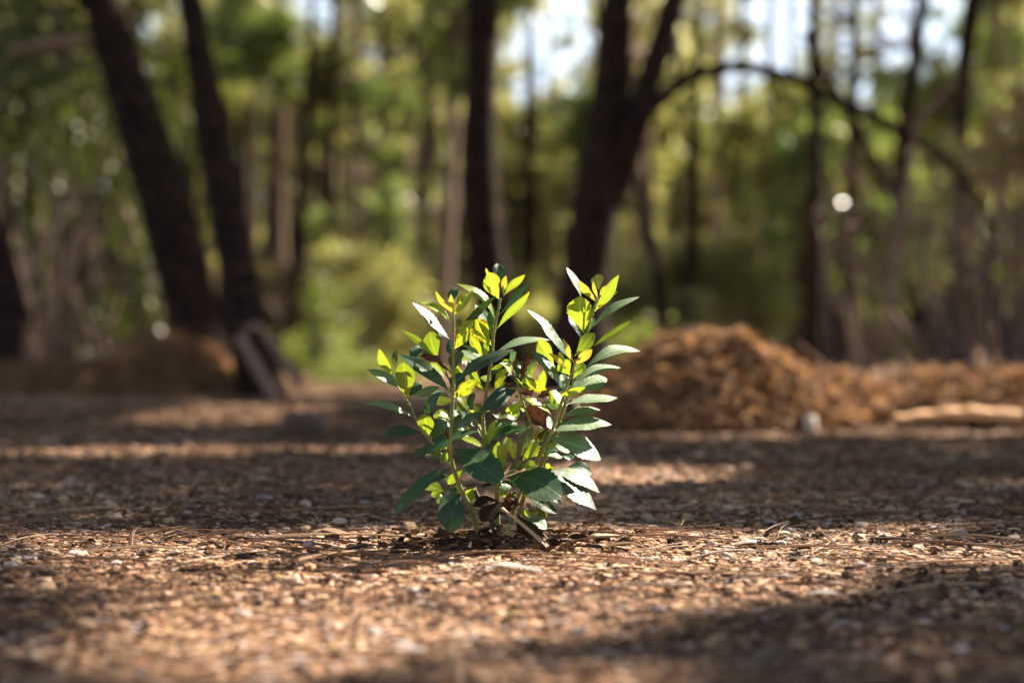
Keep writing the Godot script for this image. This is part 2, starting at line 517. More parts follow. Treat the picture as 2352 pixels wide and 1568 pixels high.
	leaf(2, 4, 545, 735, 620, 720, 36, "y", "f", -4, -6)
	leaf(2, 4, 345, 990, 635, 1155, 125, "w", "e", 4, 12, 0.05)
	leaf(2, 4, 325, 1212, 540, 1305, 95, "p", "g", 0, 4)
	leaf(2, 4, 390, 1205, 325, 1108, 52, "y", "f", -6, -8)
	leaf(2, 4, 408, 1205, 462, 1128, 32, "l", "f", -6, -8)
	leaf(2, 4, 262, 1160, 410, 1470, 220, "k", "h", 8, 22, 0.06)
	leaf(2, 4, 258, 1265, 80, 1400, 170, "k", "h", 8, 26, 0.06)
	leaf(2, 4, 195, 930, 170, 1135, 150, "b", "f", 2, 6, 0.02, 0.2, 1.3)
	leaf(2, 4, 225, 985, 250, 1110, 90, "b", "b", 4, 8, 0.02, 0.2, 1.6)
	leaf(2, 4, 205, 900, 85, 912, 60, "d", "u", 4, 12)
	# right stem behind, upper tip
	leaf(3, 2, 852, 470, 690, 138, 86, "p", "g", -16, -22)
	leaf(3, 2, 1005, 510, 834, 288, 86, "o", "f", -12, -8)
	leaf(3, 2, 1030, 480, 983, 288, 42, "o", "f", -11, -10)
	leaf(3, 2, 1052, 395, 1020, 218, 145, "v", "f", -18, -24)
	leaf(3, 2, 1052, 450, 1120, 338, 52, "o", "g", -12, -10)
	leaf(3, 2, 1000, 625, 1268, 222, 118, "y", "f", -10, -4, 0.03)
	leaf(3, 2, 1110, 500, 1252, 402, 46, "y", "u", -14, -16, 0.06)
	leaf(3, 2, 876, 865, 835, 456, 275, "y", "f", -9, -2, 0.03, 0.12)
	leaf(3, 2, 948, 810, 1494, 462, 82, "p", "r", -12, -36, 0.07)
	leaf(3, 2, 852, 925, 712, 645, 95, "d", "u", -18, -26)
	leaf(3, 2, 918, 865, 1000, 690, 60, "p", "f", -14, -18)
	leaf(3, 2, 985, 1005, 1398, 722, 82, "y", "u", -12, -16, -0.05, 0.35)
	leaf(3, 2, 745, 1168, 262, 606, 112, "d", "g", -8, 4, 0.05, 0.08)
	leaf(3, 4, 700, 245, 1052, 166, 82, "p", "r", -6, -26, 0.07)
	leaf(3, 4, 735, 115, 1218, 52, 84, "p", "r", -8, -34, 0.05)
	leaf(3, 4, 720, 200, 840, 70, 110, "b", "f", -16, -26)
	leaf(3, 4, 640, 330, 700, 250, 60, "v", "f", -8, -14)
	# dry shoot
	leaf(4, 5, 620, 740, 790, 280, 120, "b", "f", 5, 8, 0.03, 0.2, 1.3)
	leaf(4, 5, 640, 720, 720, 400, 100, "b", "b", 6, 12, 0.06, 0.2, 1.5)
	leaf(4, 5, 520, 540, 612, 345, 70, "b", "f", 4, 6, 0.02, 0.2, 1.4)
	leaf(4, 5, 545, 610, 412, 640, 60, "b", "u", 5, 14, 0.06, 0.2, 1.2)
	leaf(4, 5, 560, 720, 385, 755, 90, "b", "f", 5, 14, 0.10, 0.2, 1.2)
	leaf(4, 5, 612, 868, 850, 838, 120, "b", "n", 5, 10, 0.06, 0.3, 0.8)
	leaf(4, 5, 510, 500, 330, 430, 46, "p", "u", 4, 8, 0.05)
	leaf(4, 5, 500, 490, 450, 390, 40, "v", "f", 4, 4)
	leaf(4, 5, 590, 830, 55, 1140, 230, "w", "e", 6, 28, 0.08, 0.15)
	leaf(4, 5, 750, 1275, 220, 1195, 110, "v", "u", 4, 14, -0.06, 0.25, 0.7)
	leaf(4, 5, 870, 950, 1075, 840, 130, "b", "f", 2, 6, 0.05, 0.2, 0.9)
	leaf(4, 5, 700, 1000, 420, 1240, 190, "y", "f", -14, -26)
	leaf(4, 5, 790, 1300, 760, 1030, 90, "l", "f", -8, -16)
	leaf(4, 5, 630, 940, 560, 900, 50, "l", "f", 4, 6)
	# left side shoot
	leaf(5, 1, 385, 1340, 233, 1033, 112, "y", "f", -16, -12)
	leaf(5, 1, 415, 1260, 420, 1043, 78, "v", "f", -18, -22)
	leaf(5, 1, 548, 1590, 495, 1178, 225, "l", "f", -13, -6, 0.03, 0.15)
	leaf(5, 1, 490, 1500, 98, 1256, 92, "p", "g", -14, -4, 0.08)
	leaf(5, 1, 548, 1560, 690, 1400, 130, "d", "f", -16, -24)
	leaf(5, 1, 560, 1180, 690, 1000, 125, "d", "f", -26, -38)
	leaf(5, 3, 545, 240, 45, 115, 62, "p", "g", -10, 6, 0.08)
	leaf(5, 3, 682, 415, 640, 202, 160, "l", "f", -4, 4, 0.06, 0.15)
	leaf(5, 3, 610, 385, 220, 410, 100, "w", "e", -6, 0, 0.12)
	leaf(5, 3, 720, 490, 765, 298, 92, "d", "f", -4, -12)
	leaf(5, 3, 760, 590, 508, 556, 32, "d", "u", 0, 4, 0.06)
	leaf(5, 3, 850, 660, 855, 570, 24, "l", "f", 10, 12)
	# back left shoot
	leaf(6, 1, 872, 1150, 790, 842, 200, "l", "f", -32, -36, 0.03, 0.1)
	leaf(6, 1, 852, 1120, 488, 826, 74, "l", "b", -32, -36, 0.04)
	leaf(6, 1, 990, 920, 880, 860, 60, "p", "u", -30, -34)
	leaf(6, 1, 1000, 1330, 850, 1250, 80, "b", "u", -28, -34, 0.05, 0.2, 0.8)
	leaf(6, 3, 880, 50, 610, 40, 60, "p", "u", -24, -40)
	leaf(6, 3, 1064, 185, 945, 100, 85, "v", "f", -24, -28)
	leaf(6, 3, 1060, 170, 1110, 0, 70, "d", "f", -24, -32)
	# older leaves deep inside, seen between the others
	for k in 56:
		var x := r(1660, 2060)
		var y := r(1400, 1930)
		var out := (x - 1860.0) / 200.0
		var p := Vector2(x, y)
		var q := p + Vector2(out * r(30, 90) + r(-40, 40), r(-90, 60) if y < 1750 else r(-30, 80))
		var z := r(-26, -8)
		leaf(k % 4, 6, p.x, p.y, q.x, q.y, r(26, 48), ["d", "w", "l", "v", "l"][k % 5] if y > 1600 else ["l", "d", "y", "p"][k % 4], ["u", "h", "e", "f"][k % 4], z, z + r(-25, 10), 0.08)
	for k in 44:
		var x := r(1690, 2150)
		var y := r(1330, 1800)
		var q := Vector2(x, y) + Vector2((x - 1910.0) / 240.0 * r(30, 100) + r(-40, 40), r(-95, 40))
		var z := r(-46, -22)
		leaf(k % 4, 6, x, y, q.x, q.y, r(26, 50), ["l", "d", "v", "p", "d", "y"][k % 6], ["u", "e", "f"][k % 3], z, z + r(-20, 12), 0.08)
	# low shoot
	leaf(7, 4, 145, 725, 75, 472, 135, "l", "f", 18, 16)
	leaf(7, 4, 238, 652, 182, 430, 105, "s", "f", 20, 18)
	leaf(7, 4, 246, 645, 398, 338, 118, "v", "f", 22, 24)
	leaf(7, 4, 308, 655, 460, 470, 120, "l", "f", 22, 22)
	leaf(7, 4, 300, 700, 438, 705, 92, "l", "h", 22, 32, 0.06)
	leaf(7, 4, 172, 740, 312, 684, 62, "v", "h", 20, 28, 0.06)
	leaf(7, 4, 128, 802, 252, 766, 48, "l", "u", 18, 26)
	leaf(7, 4, 135, 740, 110, 670, 60, "l", "f", 20, 22)
	leaf(7, 4, 148, 812, 695, 1010, 275, "d", "e", 16, 40, 0.09, 0.1)

# ------------------------------------------------------------------ ground
func make_ground() -> void:
	var xs := PackedFloat32Array()
	var zs := PackedFloat32Array()
	var x := 0.0
	var step := 0.016
	while x < 75.0:
		xs.append(x)
		x += step
		if x > 0.75: step *= 1.09
	var all_x := PackedFloat32Array()
	for i in range(xs.size() - 1, 0, -1): all_x.append(-xs[i])
	all_x.append_array(xs)
	var back := PackedFloat32Array()
	var z := 0.62
	step = 0.016
	while z < 16.0:
		back.append(z)
		z += step
		step *= 1.12
	for i in range(back.size() - 1, 0, -1): zs.append(back[i])
	z = 0.62
	step = 0.012
	while z > -85.0:
		zs.append(z)
		z -= step
		if z < -0.6: step *= 1.025
	var v := PackedVector3Array()
	var ix := PackedInt32Array()
	for zz in zs:
		for xx in all_x:
			v.append(Vector3(xx, land(xx, zz), zz))
	var w := all_x.size()
	for j in zs.size() - 1:
		for i in w - 1:
			var a := j * w + i
			ix.append_array([a, a + w, a + 1, a + 1, a + w, a + w + 1])
	var g := part("ground", build(v, ix), M.soil)
	tag(g, "bare sandy forest floor of reddish tan soil", "", "", "structure")

	var chips := []
	for k in 6:
		chips.append(chip(k))
	var tints := [lin(0.50, 0.29, 0.175), lin(0.58, 0.37, 0.24), lin(0.32, 0.155, 0.08), lin(0.60, 0.42, 0.31), lin(0.20, 0.10, 0.05), lin(0.10, 0.05, 0.03), lin(0.055, 0.03, 0.024), lin(0.36, 0.24, 0.11), lin(0.34, 0.28, 0.27)]
	# the largest chips lie singly on the ground
	for i in 230:
		var d := r(0.78, 1.75)
		var p := Vector3(r(-0.37, 0.37) * d, 0.0, EYE.z - d)
		var o := part("stone_chip", chips[i % 6], M["chip%d" % (i % 5)], g)
		var s := r(0.0035, 0.0075) * (0.7 + 0.3 * d)
		o.transform = Transform3D(Basis.from_euler(Vector3(r(-0.35, 0.35), r(0, TAU), r(-0.35, 0.35))).scaled(Vector3(s, s * r(0.6, 1.0), s)), p + Vector3(0, land(p.x, p.z) + s * 0.25, 0))
	for k in 6:
		var wh := []
		var tn := []
		for i in 22000:
			var d: float
			if i < 14500:
				d = sqrt(r(0.62 * 0.62, 1.9 * 1.9))
			else:
				d = sqrt(r(1.8 * 1.8, 5.0 * 5.0))
			var p := Vector3(r(-0.40, 0.40) * d + r(-0.05, 0.05), 0.0, EYE.z - d)
			var cl := rough.get_noise_2d(p.x * 14.0 + 200.0, p.z * 14.0)
			var s := (0.0009 + 0.0032 * pow(rng.randf(), 2.8)) * (1.0 if d < 1.9 else r(1.3, 2.6))
			var c: Color = tints[[0, 1, 2, 3, 0, 1, 2, 4, 7, 2, 5, 0, 8][rng.randi() % 13]] if rng.randf() > 0.44 + cl * 1.0 else tints[4 + rng.randi() % 3]
			c = c.srgb_to_linear() * r(0.75, 1.15)
			c.a = 1.0
			wh.append(Transform3D(Basis.from_euler(Vector3(r(-0.4, 0.4), r(0, TAU), r(-0.4, 0.4))).scaled(Vector3(s * r(0.8, 1.7), s * r(0.3, 0.7), s)), p + Vector3(0, land(p.x, p.z) + s * r(-0.1, 0.3), 0)))
			tn.append(c)
		scatter("gravel", chips[k], M.litter, wh, tn, g)
	# crumbs of bark and dark curled leaf bits
	var wb := []
	var tb := []
	for i in 14000:
		var d := sqrt(r(0.62 * 0.62, 3.6 * 3.6))
		var p := Vector3(r(-0.40, 0.40) * d, 0.0, EYE.z - d)
		var s := r(0.0012, 0.0036) * (0.8 + 0.25 * d)
		wb.append(Transform3D(Basis.from_euler(Vector3(r(-0.9, 0.9), r(0, TAU), r(-0.9, 0.9))).scaled(Vector3(s * 1.8, s, s)), p + Vector3(0, land(p.x, p.z) + s * 0.4, 0)))
		var c := lin(0.07, 0.04, 0.028).lerp(lin(0.30, 0.18, 0.10), pow(rng.randf(), 2.0)).srgb_to_linear()
		tb.append(c)
	scatter("bark_crumbs", flake(), M.litter, wb, tb, g)
	# dark crumbled leaves at the shrub's foot; their dark tone also stands for its shadow
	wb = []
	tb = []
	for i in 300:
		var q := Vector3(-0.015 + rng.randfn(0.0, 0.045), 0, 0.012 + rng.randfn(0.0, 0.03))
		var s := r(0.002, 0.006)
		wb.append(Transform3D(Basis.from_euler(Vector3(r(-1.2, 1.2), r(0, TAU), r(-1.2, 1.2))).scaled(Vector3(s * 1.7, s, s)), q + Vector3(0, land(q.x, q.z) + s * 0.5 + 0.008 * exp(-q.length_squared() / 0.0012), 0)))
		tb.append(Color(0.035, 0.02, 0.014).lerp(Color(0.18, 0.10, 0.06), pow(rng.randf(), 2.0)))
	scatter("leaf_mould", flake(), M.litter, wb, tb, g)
	# dry needles too many to tell apart
	for k in 4:
		var nm := needle(k, 0.11)
		var wn := []
		var tnn := []
		for i in 280:
			var d := sqrt(r(0.62 * 0.62, 5.5 * 5.5)) if i > 35 else r(0.7, 1.9)
			var p := Vector3(r(-0.42, 0.42) * d, 0.0, EYE.z - d)
			wn.append(Transform3D(Basis.from_euler(Vector3(r(-0.05, 0.05), r(0, TAU), r(-0.05, 0.05))).scaled(Vector3.ONE * r(0.55, 1.15)), p + Vector3(0, land(p.x, p.z) + r(0.0015, 0.006), 0)))
			tnn.append(lin(0.12, 0.06, 0.035).lerp(lin(0.34, 0.20, 0.11), rng.randf()).srgb_to_linear())
		scatter("dry_needle_litter", nm, M.dry_needle, wn, tnn, g)

func chip(k: int) -> ArrayMesh:
	var v := PackedVector3Array()
	var ix := PackedInt32Array()
	var n := 5 + k % 3
	for ring in 3:
		for i in n:
			var a := TAU * (i + 0.3 * ring + r(-0.2, 0.2)) / n
			var rr: float = r(0.75, 1.2) * [0.8, 1.05, 0.72][ring]
			v.append(Vector3(cos(a) * rr, [-0.45, 0.02, 0.42][ring] + r(-0.12, 0.12), sin(a) * rr * r(0.6, 0.95)))
	for ring in 2:
		for i in n:
			var a := ring * n + i
			var b := ring * n + (i + 1) % n
			ix.append_array([a, a + n, b, b, a + n, b + n])
	for i in range(1, n - 1):
		ix.append_array([2 * n, 2 * n + i + 1, 2 * n + i])
	return build(v, ix, PackedVector2Array(), true)

func flake() -> ArrayMesh:
	var v := PackedVector3Array()
	var ix := PackedInt32Array()
	for i in 5:
		for j in 3:
			v.append(Vector3((i - 2) * 0.5, 0.35 * sin(i * 1.1) + 0.3 * absf(j - 1.0) + 0.1 * sin(j * 5.0 + i * 3.0), (j - 1) * 0.5 * (1.0 - 0.2 * absf(i - 2))))
	for i in 4:
		for j in 2:
			var a := i * 3 + j
			ix.append_array([a, a + 3, a + 1, a + 1, a + 3, a + 4])
	return build(v, ix, PackedVector2Array(), true)

func needle(k: int, length: float, thick := 0.00055) -> ArrayMesh:
	var v := PackedVector3Array()
	var ix := PackedInt32Array()
	for two in 2:
		var pts := []
		var rs := []
		for i in 8:
			var f := i / 7.0
			var spread := (two - 0.5) * 0.018 * f * (1.0 + k % 2)
			pts.append(Vector3((f - 0.5) * length, 0.0016 * two + 0.0025 * (0.4 + k * 0.3) * sin(f * PI), 0.016 * sin(f * PI * 0.9 + k) * (0.2 + 0.2 * k) + spread))
			rs.append(thick * (1.0 if i < 6 else 0.5))
		tube_into(v, ix, pts, rs, 4)
	return build(v, ix)

func make_litter() -> void:
	# long needles lying or leaning, one by one: ends as seen, with the height of each end above the ground
	var lone := "dry brown pine needle lying loose on the sandy ground near the young shrub"
	var at := [[0, 1262, 110, 1237], [300, 1262, 322, 1212], [560, 1250, 900, 1262], [570, 1262, 960, 1275], [600, 1240, 1080, 1248], [880, 1290, 1250, 1275], [1240, 1225, 1500, 1237], [1262, 1240, 1720, 1240],
		[1380, 1262, 1500, 1268], [1690, 1250, 1800, 1245], [1640, 1330, 1830, 1315], [2040, 1250, 2300, 1265], [1990, 1300, 2352, 1290], [1900, 1280, 2140, 1300], [1560, 1290, 1760, 1262], [2080, 1215, 2340, 1200], [2120, 1235, 2352, 1248],
		[760, 1310, 1050, 1300], [420, 1240, 560, 1228], [100, 1290, 420, 1302], [180, 1275, 470, 1282], [1430, 1310, 1650, 1336], [1800, 1330, 1990, 1346], [1480, 1180, 1760, 1196], [1640, 1170, 2000, 1160], [900, 1370, 1180, 1420], [1300, 1370, 1580, 1340], [300, 1400, 640, 1380], [2000, 1360, 2330, 1340],
		[1700, 1420, 1900, 1400], [640, 1230, 860, 1222], [20, 1215, 230, 1205], [80, 1190, 330, 1180], [1480, 1225, 1700, 1212], [1860, 1190, 2100, 1180], [720, 1280, 1020, 1290], [420, 1300, 660, 1270], [1120, 1300, 1380, 1312], [1290, 1255, 1480, 1246], [1780, 1270, 1960, 1252]]
	for k in at.size():
		var e: Array = at[k]
		var a := on_ground(e[0], e[1])
		var b := on_ground(e[2], e[3])
		lay_needle(a, b, 0.001, 0.001 + 0.002 * (k % 3), "pine_needle", lone, "dry needles around the shrub", k % 4)
	lay_needle(px(1880, 1213, 1.12), on_ground(1975, 1302), 0.0, 0.0, "pine_needle", "pale pine needle sticking up in a slant from the gravel right of the shrub", "", 1)
	lay_needle(px(2043, 1265, 1.06), px(2048, 1308, 1.06), 0.0, 0.0, "pine_needle", "short pale needle standing upright in the gravel at right", "", 1)
	lay_needle(px(2070, 1335, 0.96), px(2048, 1460, 0.84), 0.004, 0.002, "pine_needle", "thick greyish needle lying across the shaded ground at lower right", "", 2)
	lay_needle(px(1790, 1480, 0.80), px(1690, 1600, 0.69), 0.003, 0.004, "pine_needle", "blurred straw coloured needle at the lower edge right of centre", "", 2)
	var lean := from_view(4, 105, 1100, 0.03)
	lay_needle(lean, from_view(4, 650, 1580, 0.055), 0.0, 0.0, "pine_needle", "long straw coloured needle leaning against the foot of the shrub", "", 0, 0.0012)
	lay_needle(from_view(4, 880, 1380, 0.05), from_view(4, 893, 1560, 0.05), 0.0, 0.0, "pine_needle", "short pointed straw standing upright just right of the shrub", "", 0, 0.0011)
	# bare twigs
	var tw := [[2000, 1240, 2352, 1262, 0.0016, "dark knobbly twig lying at the right edge of the gravel"], [560, 1242, 760, 1262, 0.0014, "dark twig lying left of the shrub at the edge of its shade"], [1460, 1150, 1590, 1112, 0.003, "pale dead stick lying on shaded ground right of the shrub"]]
	for t in tw:
		var a := on_ground(t[0], t[1])
		var b := on_ground(t[2], t[3])
		var ps := []
		var rs := []
		for i in 7:
			var f := i / 6.0
			var p := a.lerp(b, f)
			ps.append(Vector3(p.x, land(p.x, p.z) + t[4] + 0.003 * rng.randf(), p.z + r(-0.004, 0.004)))
			rs.append(t[4] * r(0.8, 1.2))
		tag(part("twig", tube(ps, rs, 6, 0.2, 200.0), M.twig), t[5], "twig")
	for i in 44:
		var d := r(0.74, 2.6)
		var p := Vector3(r(-0.37, 0.37) * d, 0, EYE.z - d)
		var dir := Vector3(r(-1, 1), 0, r(-1, 1)).normalized() * r(0.012, 0.04)
		var th := r(0.0007, 0.0022)
		var ps := []
		for j in 5:
			var q := p + dir * (j / 4.0) + Vector3(r(-1, 1), 0, r(-1, 1)) * 0.0022
			ps.append(Vector3(q.x, land(q.x, q.z) + th * 0.8 + r(0, 0.002), q.z))
		tag(part("twig", tube(ps, [th, th * 1.1, th * 0.9, th, th * 0.7], 5), [M.twig, M.buddark, M.budbrown, M.pale_bark][i % 4]), "short broken bit of bare twig among the gravel chips", "twig", "broken twigs on the gravel")
	# small round cones and seed heads, most at the right
	var cm := bud_mesh()
	for i in 46:
		var s := on_ground(r(1280, 2352), 1180 + 180 * pow(rng.randf(), 0.9))
		var o := part("alder_cone", cm, M.budbrown if i % 3 else M.buddark)
		var k := r(0.0028, 0.0048)
		o.transform = Transform3D(Basis.from_euler(Vector3(r(0, TAU), r(0, TAU), r(0, TAU))).scaled(Vector3(k, k * r(0.8, 1.3), k)), s + Vector3(0, land(s.x, s.z) + k * 0.7, 0))
		tag(o, "tiny dark brown scaly cone lying on the gravel right of the shrub", "cone", "tiny cones on the gravel")
	# dry curled leaves on the ground
	var dl := [[1395, 1245, 0.010, "small curled rust brown leaf standing on the gravel right of the shrub"], [1738, 1248, 0.016, "pale dry leaf lying flat on sunlit gravel at right"], [1180, 1308, 0.021, "pale grey flat leaf lying in front of the shrub"], [760, 1230, 0.016, "flat brown dry leaf lying on sunlit gravel at left"], [1462, 1318, 0.010, "small orange brown leaf on the gravel in front at right"], [1900, 1356, 0.012, "greyish dead leaf lying on shaded ground at lower right"]]
	for k in dl.size():
		var e: Array = dl[k]
		var s := on_ground(e[0], e[1])
		var o := part("dry_leaf", flake(), [M.rust, M.pale, M.pale, M.tan, M.rust, M.pale][k])
		var q: float = e[2]
		o.transform = Transform3D(Basis.from_euler(Vector3(r(-0.15, 0.15) + (1.1 if k == 0 else 0.0), r(-0.4, 0.4), 0.0)).scaled(Vector3(q, q * 0.35, q * 0.9)), s + Vector3(0, land(s.x, s.z) + q * (0.5 if k == 0 else 0.12), 0))
		tag(o, e[3], "leaf")

func lay_needle(a: Vector3, b: Vector3, ha: float, lift: float, called: String, label: String, group: String, k: int, thick := 0.00055) -> void:
	var v := PackedVector3Array()
	var ix := PackedInt32Array()
	var flat_ := absf(a.y) < 0.02 and absf(b.y) < 0.02
	var across := (b - a).cross(Vector3.UP).normalized()
	for two in 2:
		var ps := []
		var rs := []
		for i in 10:
			var f := i / 9.0
			var p := a.lerp(b, f)
			if flat_: p.y = land(p.x, p.z) + ha + lift * sin(f * PI) + 0.0012 * two
			p += across * ((two - 0.5) * (0.0012 + 0.004 * f * f) + 0.03 * a.distance_to(b) * sin(f * PI) * (k - 1.5))
			ps.append(p - a)
			rs.append(thick * (1.0 - 0.5 * maxf(0.0, f - 0.7) / 0.3))
		tube_into(v, ix, ps, rs, 5)
	tag(part(called, build(v, ix), [M.straw, M.needle_brown, M.needle_dark, M.needle_brown][k % 4], null, a), label, "needle", group)

func bud_mesh() -> ArrayMesh:
	var v := PackedVector3Array()
	var ix := PackedInt32Array()
	for i in 26:
		var y := 1.0 - 2.0 * (i + 0.5) / 26.0
		var a := i * 2.39996
		var d := Vector3(cos(a) * sqrt(1.0 - y * y), y, sin(a) * sqrt(1.0 - y * y))
		var s := d.cross(Vector3.UP).normalized()
		var u := s.cross(d)
		var n := v.size()
		v.append_array([d * 0.45 - s * 0.34, d * 0.45 + s * 0.34, d * 1.05 + u * 0.12, d * 0.75 - s * 0.3 + u * 0.25, d * 0.75 + s * 0.3 + u * 0.25])
		ix.append_array([n, n + 1, n + 4, n, n + 4, n + 3, n + 3, n + 4, n + 2])
	return build(v, ix, PackedVector2Array(), true)

# ------------------------------------------------------------------ heaps, cone, wood, stone
func heap(called: String, c: Vector3, rx: float, rz: float, h: float, seed_: float, label: String, litter: int) -> void:
	var t := thing(called, Vector3(c.x, 0, c.z), label, "needle heap")
	var v := PackedVector3Array()
	var ix := PackedInt32Array()
	var n := 26
	for i in n + 1:
		for k in 40:
			var f := float(i) / n
			var a := TAU * k / 40.0
			var x := cos(a) * f * rx
			var z := sin(a) * f * rz
			v.append(Vector3(x, heap_y(f, a, h, seed_) + land(c.x + x, c.z + z) - 0.004, z))
	for i in n:
		for k in 40:
			var a := i * 40 + k
			var b := i * 40 + (k + 1) % 40
			ix.append_array([a, a + 40, b, b, a + 40, b + 40])
	part("heap_body", build(v, ix), M.heap, t)
	for k in 9:
		var a := r(0, TAU)
		var f := r(0.1, 0.8)
		var p := Vector3(cos(a) * f * rx, heap_y(f, a, h, seed_) - 0.01, sin(a) * f * rz)
		var e := p + Vector3(r(-1, 1), r(0.1, 0.7), r(-1, 1)).normalized() * r(0.06, 0.16)
		part("stick", tube([p, p.lerp(e, 0.5) + Vector3(r(-1, 1), r(-1, 1), 0) * 0.008, e], [0.0028, 0.0024, 0.0012], 5), M.pale_bark if k % 2 else M.twig, t)
	for k in 2:
		var wn := []
		var tn := []
		for i in litter:
			var f := sqrt(rng.randf())
			var a := r(0, TAU)
			var p := Vector3(cos(a) * f * rx, 0, sin(a) * f * rz)
			p.y = heap_y(f, a, h, seed_) + land(c.x + p.x, c.z + p.z) + r(-0.002, 0.02)
			wn.append(Transform3D(Basis.from_euler(Vector3(r(-0.8, 0.8), r(0, TAU), r(-0.8, 0.8))).scaled(Vector3.ONE * r(0.3, 0.8) if k == 0 else Vector3(r(0.006, 0.024), 0.010, r(0.006, 0.02))), p))
			tn.append(lin(0.11, 0.055, 0.03).lerp(lin(0.66, 0.42, 0.23), rng.randf()).srgb_to_linear())
		scatter("loose_needles" if k == 0 else "leaf_crumbs", needle(3, 0.11, 0.0011) if k == 0 else flake(), M.dead, wn, tn, t)

func heap_y(f: float, a: float, h: float, s: float) -> float:
	var base := h * pow(cos(minf(f, 1.0) * PI * 0.5), 1.0)
	return base * (1.0 + 0.35 * rough.get_noise_2d(cos(a) * f * 25.0 + s, sin(a) * f * 25.0)) + 0.035 * (1.0 - f) * rough.get_noise_2d(cos(a) * f * 90.0 + s, sin(a) * f * 90.0)

func make_debris() -> void:
	heap("needle_heap", px(1635, 900, 2.9), 0.31, 0.26, 0.16, 7.0, "tall rust brown heap of dry pine needles right of the shrub", 2600)
	heap("needle_heap", px(1880, 900, 3.05), 0.28, 0.20, 0.065, 31.0, "low brown needle heap running right from the tall heap", 2000)
	heap("needle_heap", px(2240, 900, 3.35), 0.42, 0.20, 0.075, 55.0, "long brown needle heap behind the pale wood at the right edge", 2200)
	heap("needle_heap", px(385, 900, 4.5), 0.30, 0.32, 0.155, 77.0, "shaded brown needle heap below the two leaning trunks at left", 2400)
	heap("needle_heap", px(150, 900, 4.8), 0.5, 0.3, 0.09, 99.0, "low shaded needle heap at the left edge below dark bushes", 1500)
	# pale piece of wood
	var a := px(2052, 952, 2.72)
	var b := px(2318, 968, 2.78)
	var w := thing("wood_piece", Vector3(a.lerp(b, 0.5).x, land(0.85, -1.5), a.z), "pale orange split piece of wood lying in the needles at right", "wood")
	var v := PackedVector3Array()
	var ix := PackedInt32Array()
	var half := (b.x - a.x) * 0.5
	for i in 13:
		var f := i / 12.0 * 2.0 - 1.0
		var hh := 0.034 * (1.0 - 0.35 * f * f) * (1.0 if i > 3 else 0.8) + r(-0.003, 0.003)
		for q in [[0.0, 0.02], [0.026, 0.3], [0.024, 0.8], [0.008, 1.0], [-0.012, 0.9], [-0.018, 0.3]]:
			v.append(Vector3(f * half, 0.012 + q[1] * hh + r(-0.0015, 0.0015), q[0] * 0.9 + r(-0.003, 0.003)))
	for i in 12:
		for k in 6:
			var e := i * 6 + k
			var f := i * 6 + (k + 1) % 6
			ix.append_array([e, e + 6, f, f, e + 6, f + 6])
	for k in range(1, 5):
		ix.append_array([0, k, k + 1, 72, 72 + k + 1, 72 + k])
	part("split_face", build(v, ix, PackedVector2Array(), true), M.wood, w)
	part("bark_strip", tube([Vector3(-half * 0.9, 0.020, -0.004), Vector3(0, 0.018, -0.002), Vector3(half * 0.95, 0.016, -0.004)], [0.012, 0.016, 0.011], 8, 0.25, 60.0), M.bark, w)
	# white stone
	var sp := px(1862, 974, 2.66)
	var sv := PackedVector3Array()
	var sx := PackedInt32Array()
	for i in 9:
		for k in 12:
			var th := PI * i / 8.0
			var d := Vector3(sin(th) * cos(TAU * k / 12.0), cos(th), sin(th) * sin(TAU * k / 12.0))
			sv.append(d * Vector3(0.013, 0.018, 0.012) * (1.0 + 0.35 * rough.get_noise_3dv(d * 30.0)))
	for i in 8:
		for k in 12:
			var e := i * 12 + k
			var f := i * 12 + (k + 1) % 12
			sx.append_array([e, f, e + 12, f, f + 12, e + 12])
	tag(part("pale_stone", build(sv, sx), M.stone, null, Vector3(sp.x, land(sp.x, sp.z) + 0.014, sp.z)), "small pale rounded stone at the foot of the needle heap", "stone")
	# open pine cone lying on its side
	var cp := on_ground(705, 1012)
	var c := thing("pine_cone", Vector3(cp.x, land(cp.x, cp.z) + 0.025, cp.z), "open greyish pine cone lying on the ground left of the shrub", "cone")
	c.rotation = Vector3(0.25, 0.2, 1.35)
	part("cone_core", tube([Vector3(0, -0.035, 0), Vector3(0, -0.015, 0), Vector3(0, 0.01, 0), Vector3(0, 0.034, 0)], [0.006, 0.011, 0.009, 0.003], 8), M.bark, c)
	var scale_mesh := BoxMesh.new()
	scale_mesh.size = Vector3(0.011, 0.0022, 0.02)
	for i in 64:
		var f := i / 63.0
		var ang := i * 2.39996
		var o := part("cone_scale", scale_mesh, M.cone, c)
		var rad := 0.020 * pow(sin(PI * (0.12 + 0.85 * f)), 0.7)
		o.transform = Transform3D(Basis(Vector3.UP, ang) * Basis(Vector3.RIGHT, -0.5 + f * -0.5), Vector3(sin(ang) * rad * 0.75, -0.034 + 0.068 * f, cos(ang) * rad * 0.75))

# ------------------------------------------------------------------ trees
func tuft_mesh(n: int, length: float, width: float) -> ArrayMesh:
	var v := PackedVector3Array()
	var ix := PackedInt32Array()
	for i in n:
		var d := Vector3(r(-1, 1), r(-0.6, 1), r(-1, 1)).normalized()
		var s := d.cross(Vector3(r(-1, 1), r(-1, 1), r(-1, 1))).normalized() * width * 0.5
		var o := Vector3(r(-1, 1), r(-1, 1), r(-1, 1)) * length * 0.35
		var l := length * r(0.7, 1.2)
		var k := v.size()
		v.append_array([o - s, o + s, o + d * l])
		ix.append_array([k, k + 1, k + 2])
	return build(v, ix, PackedVector2Array(), true)

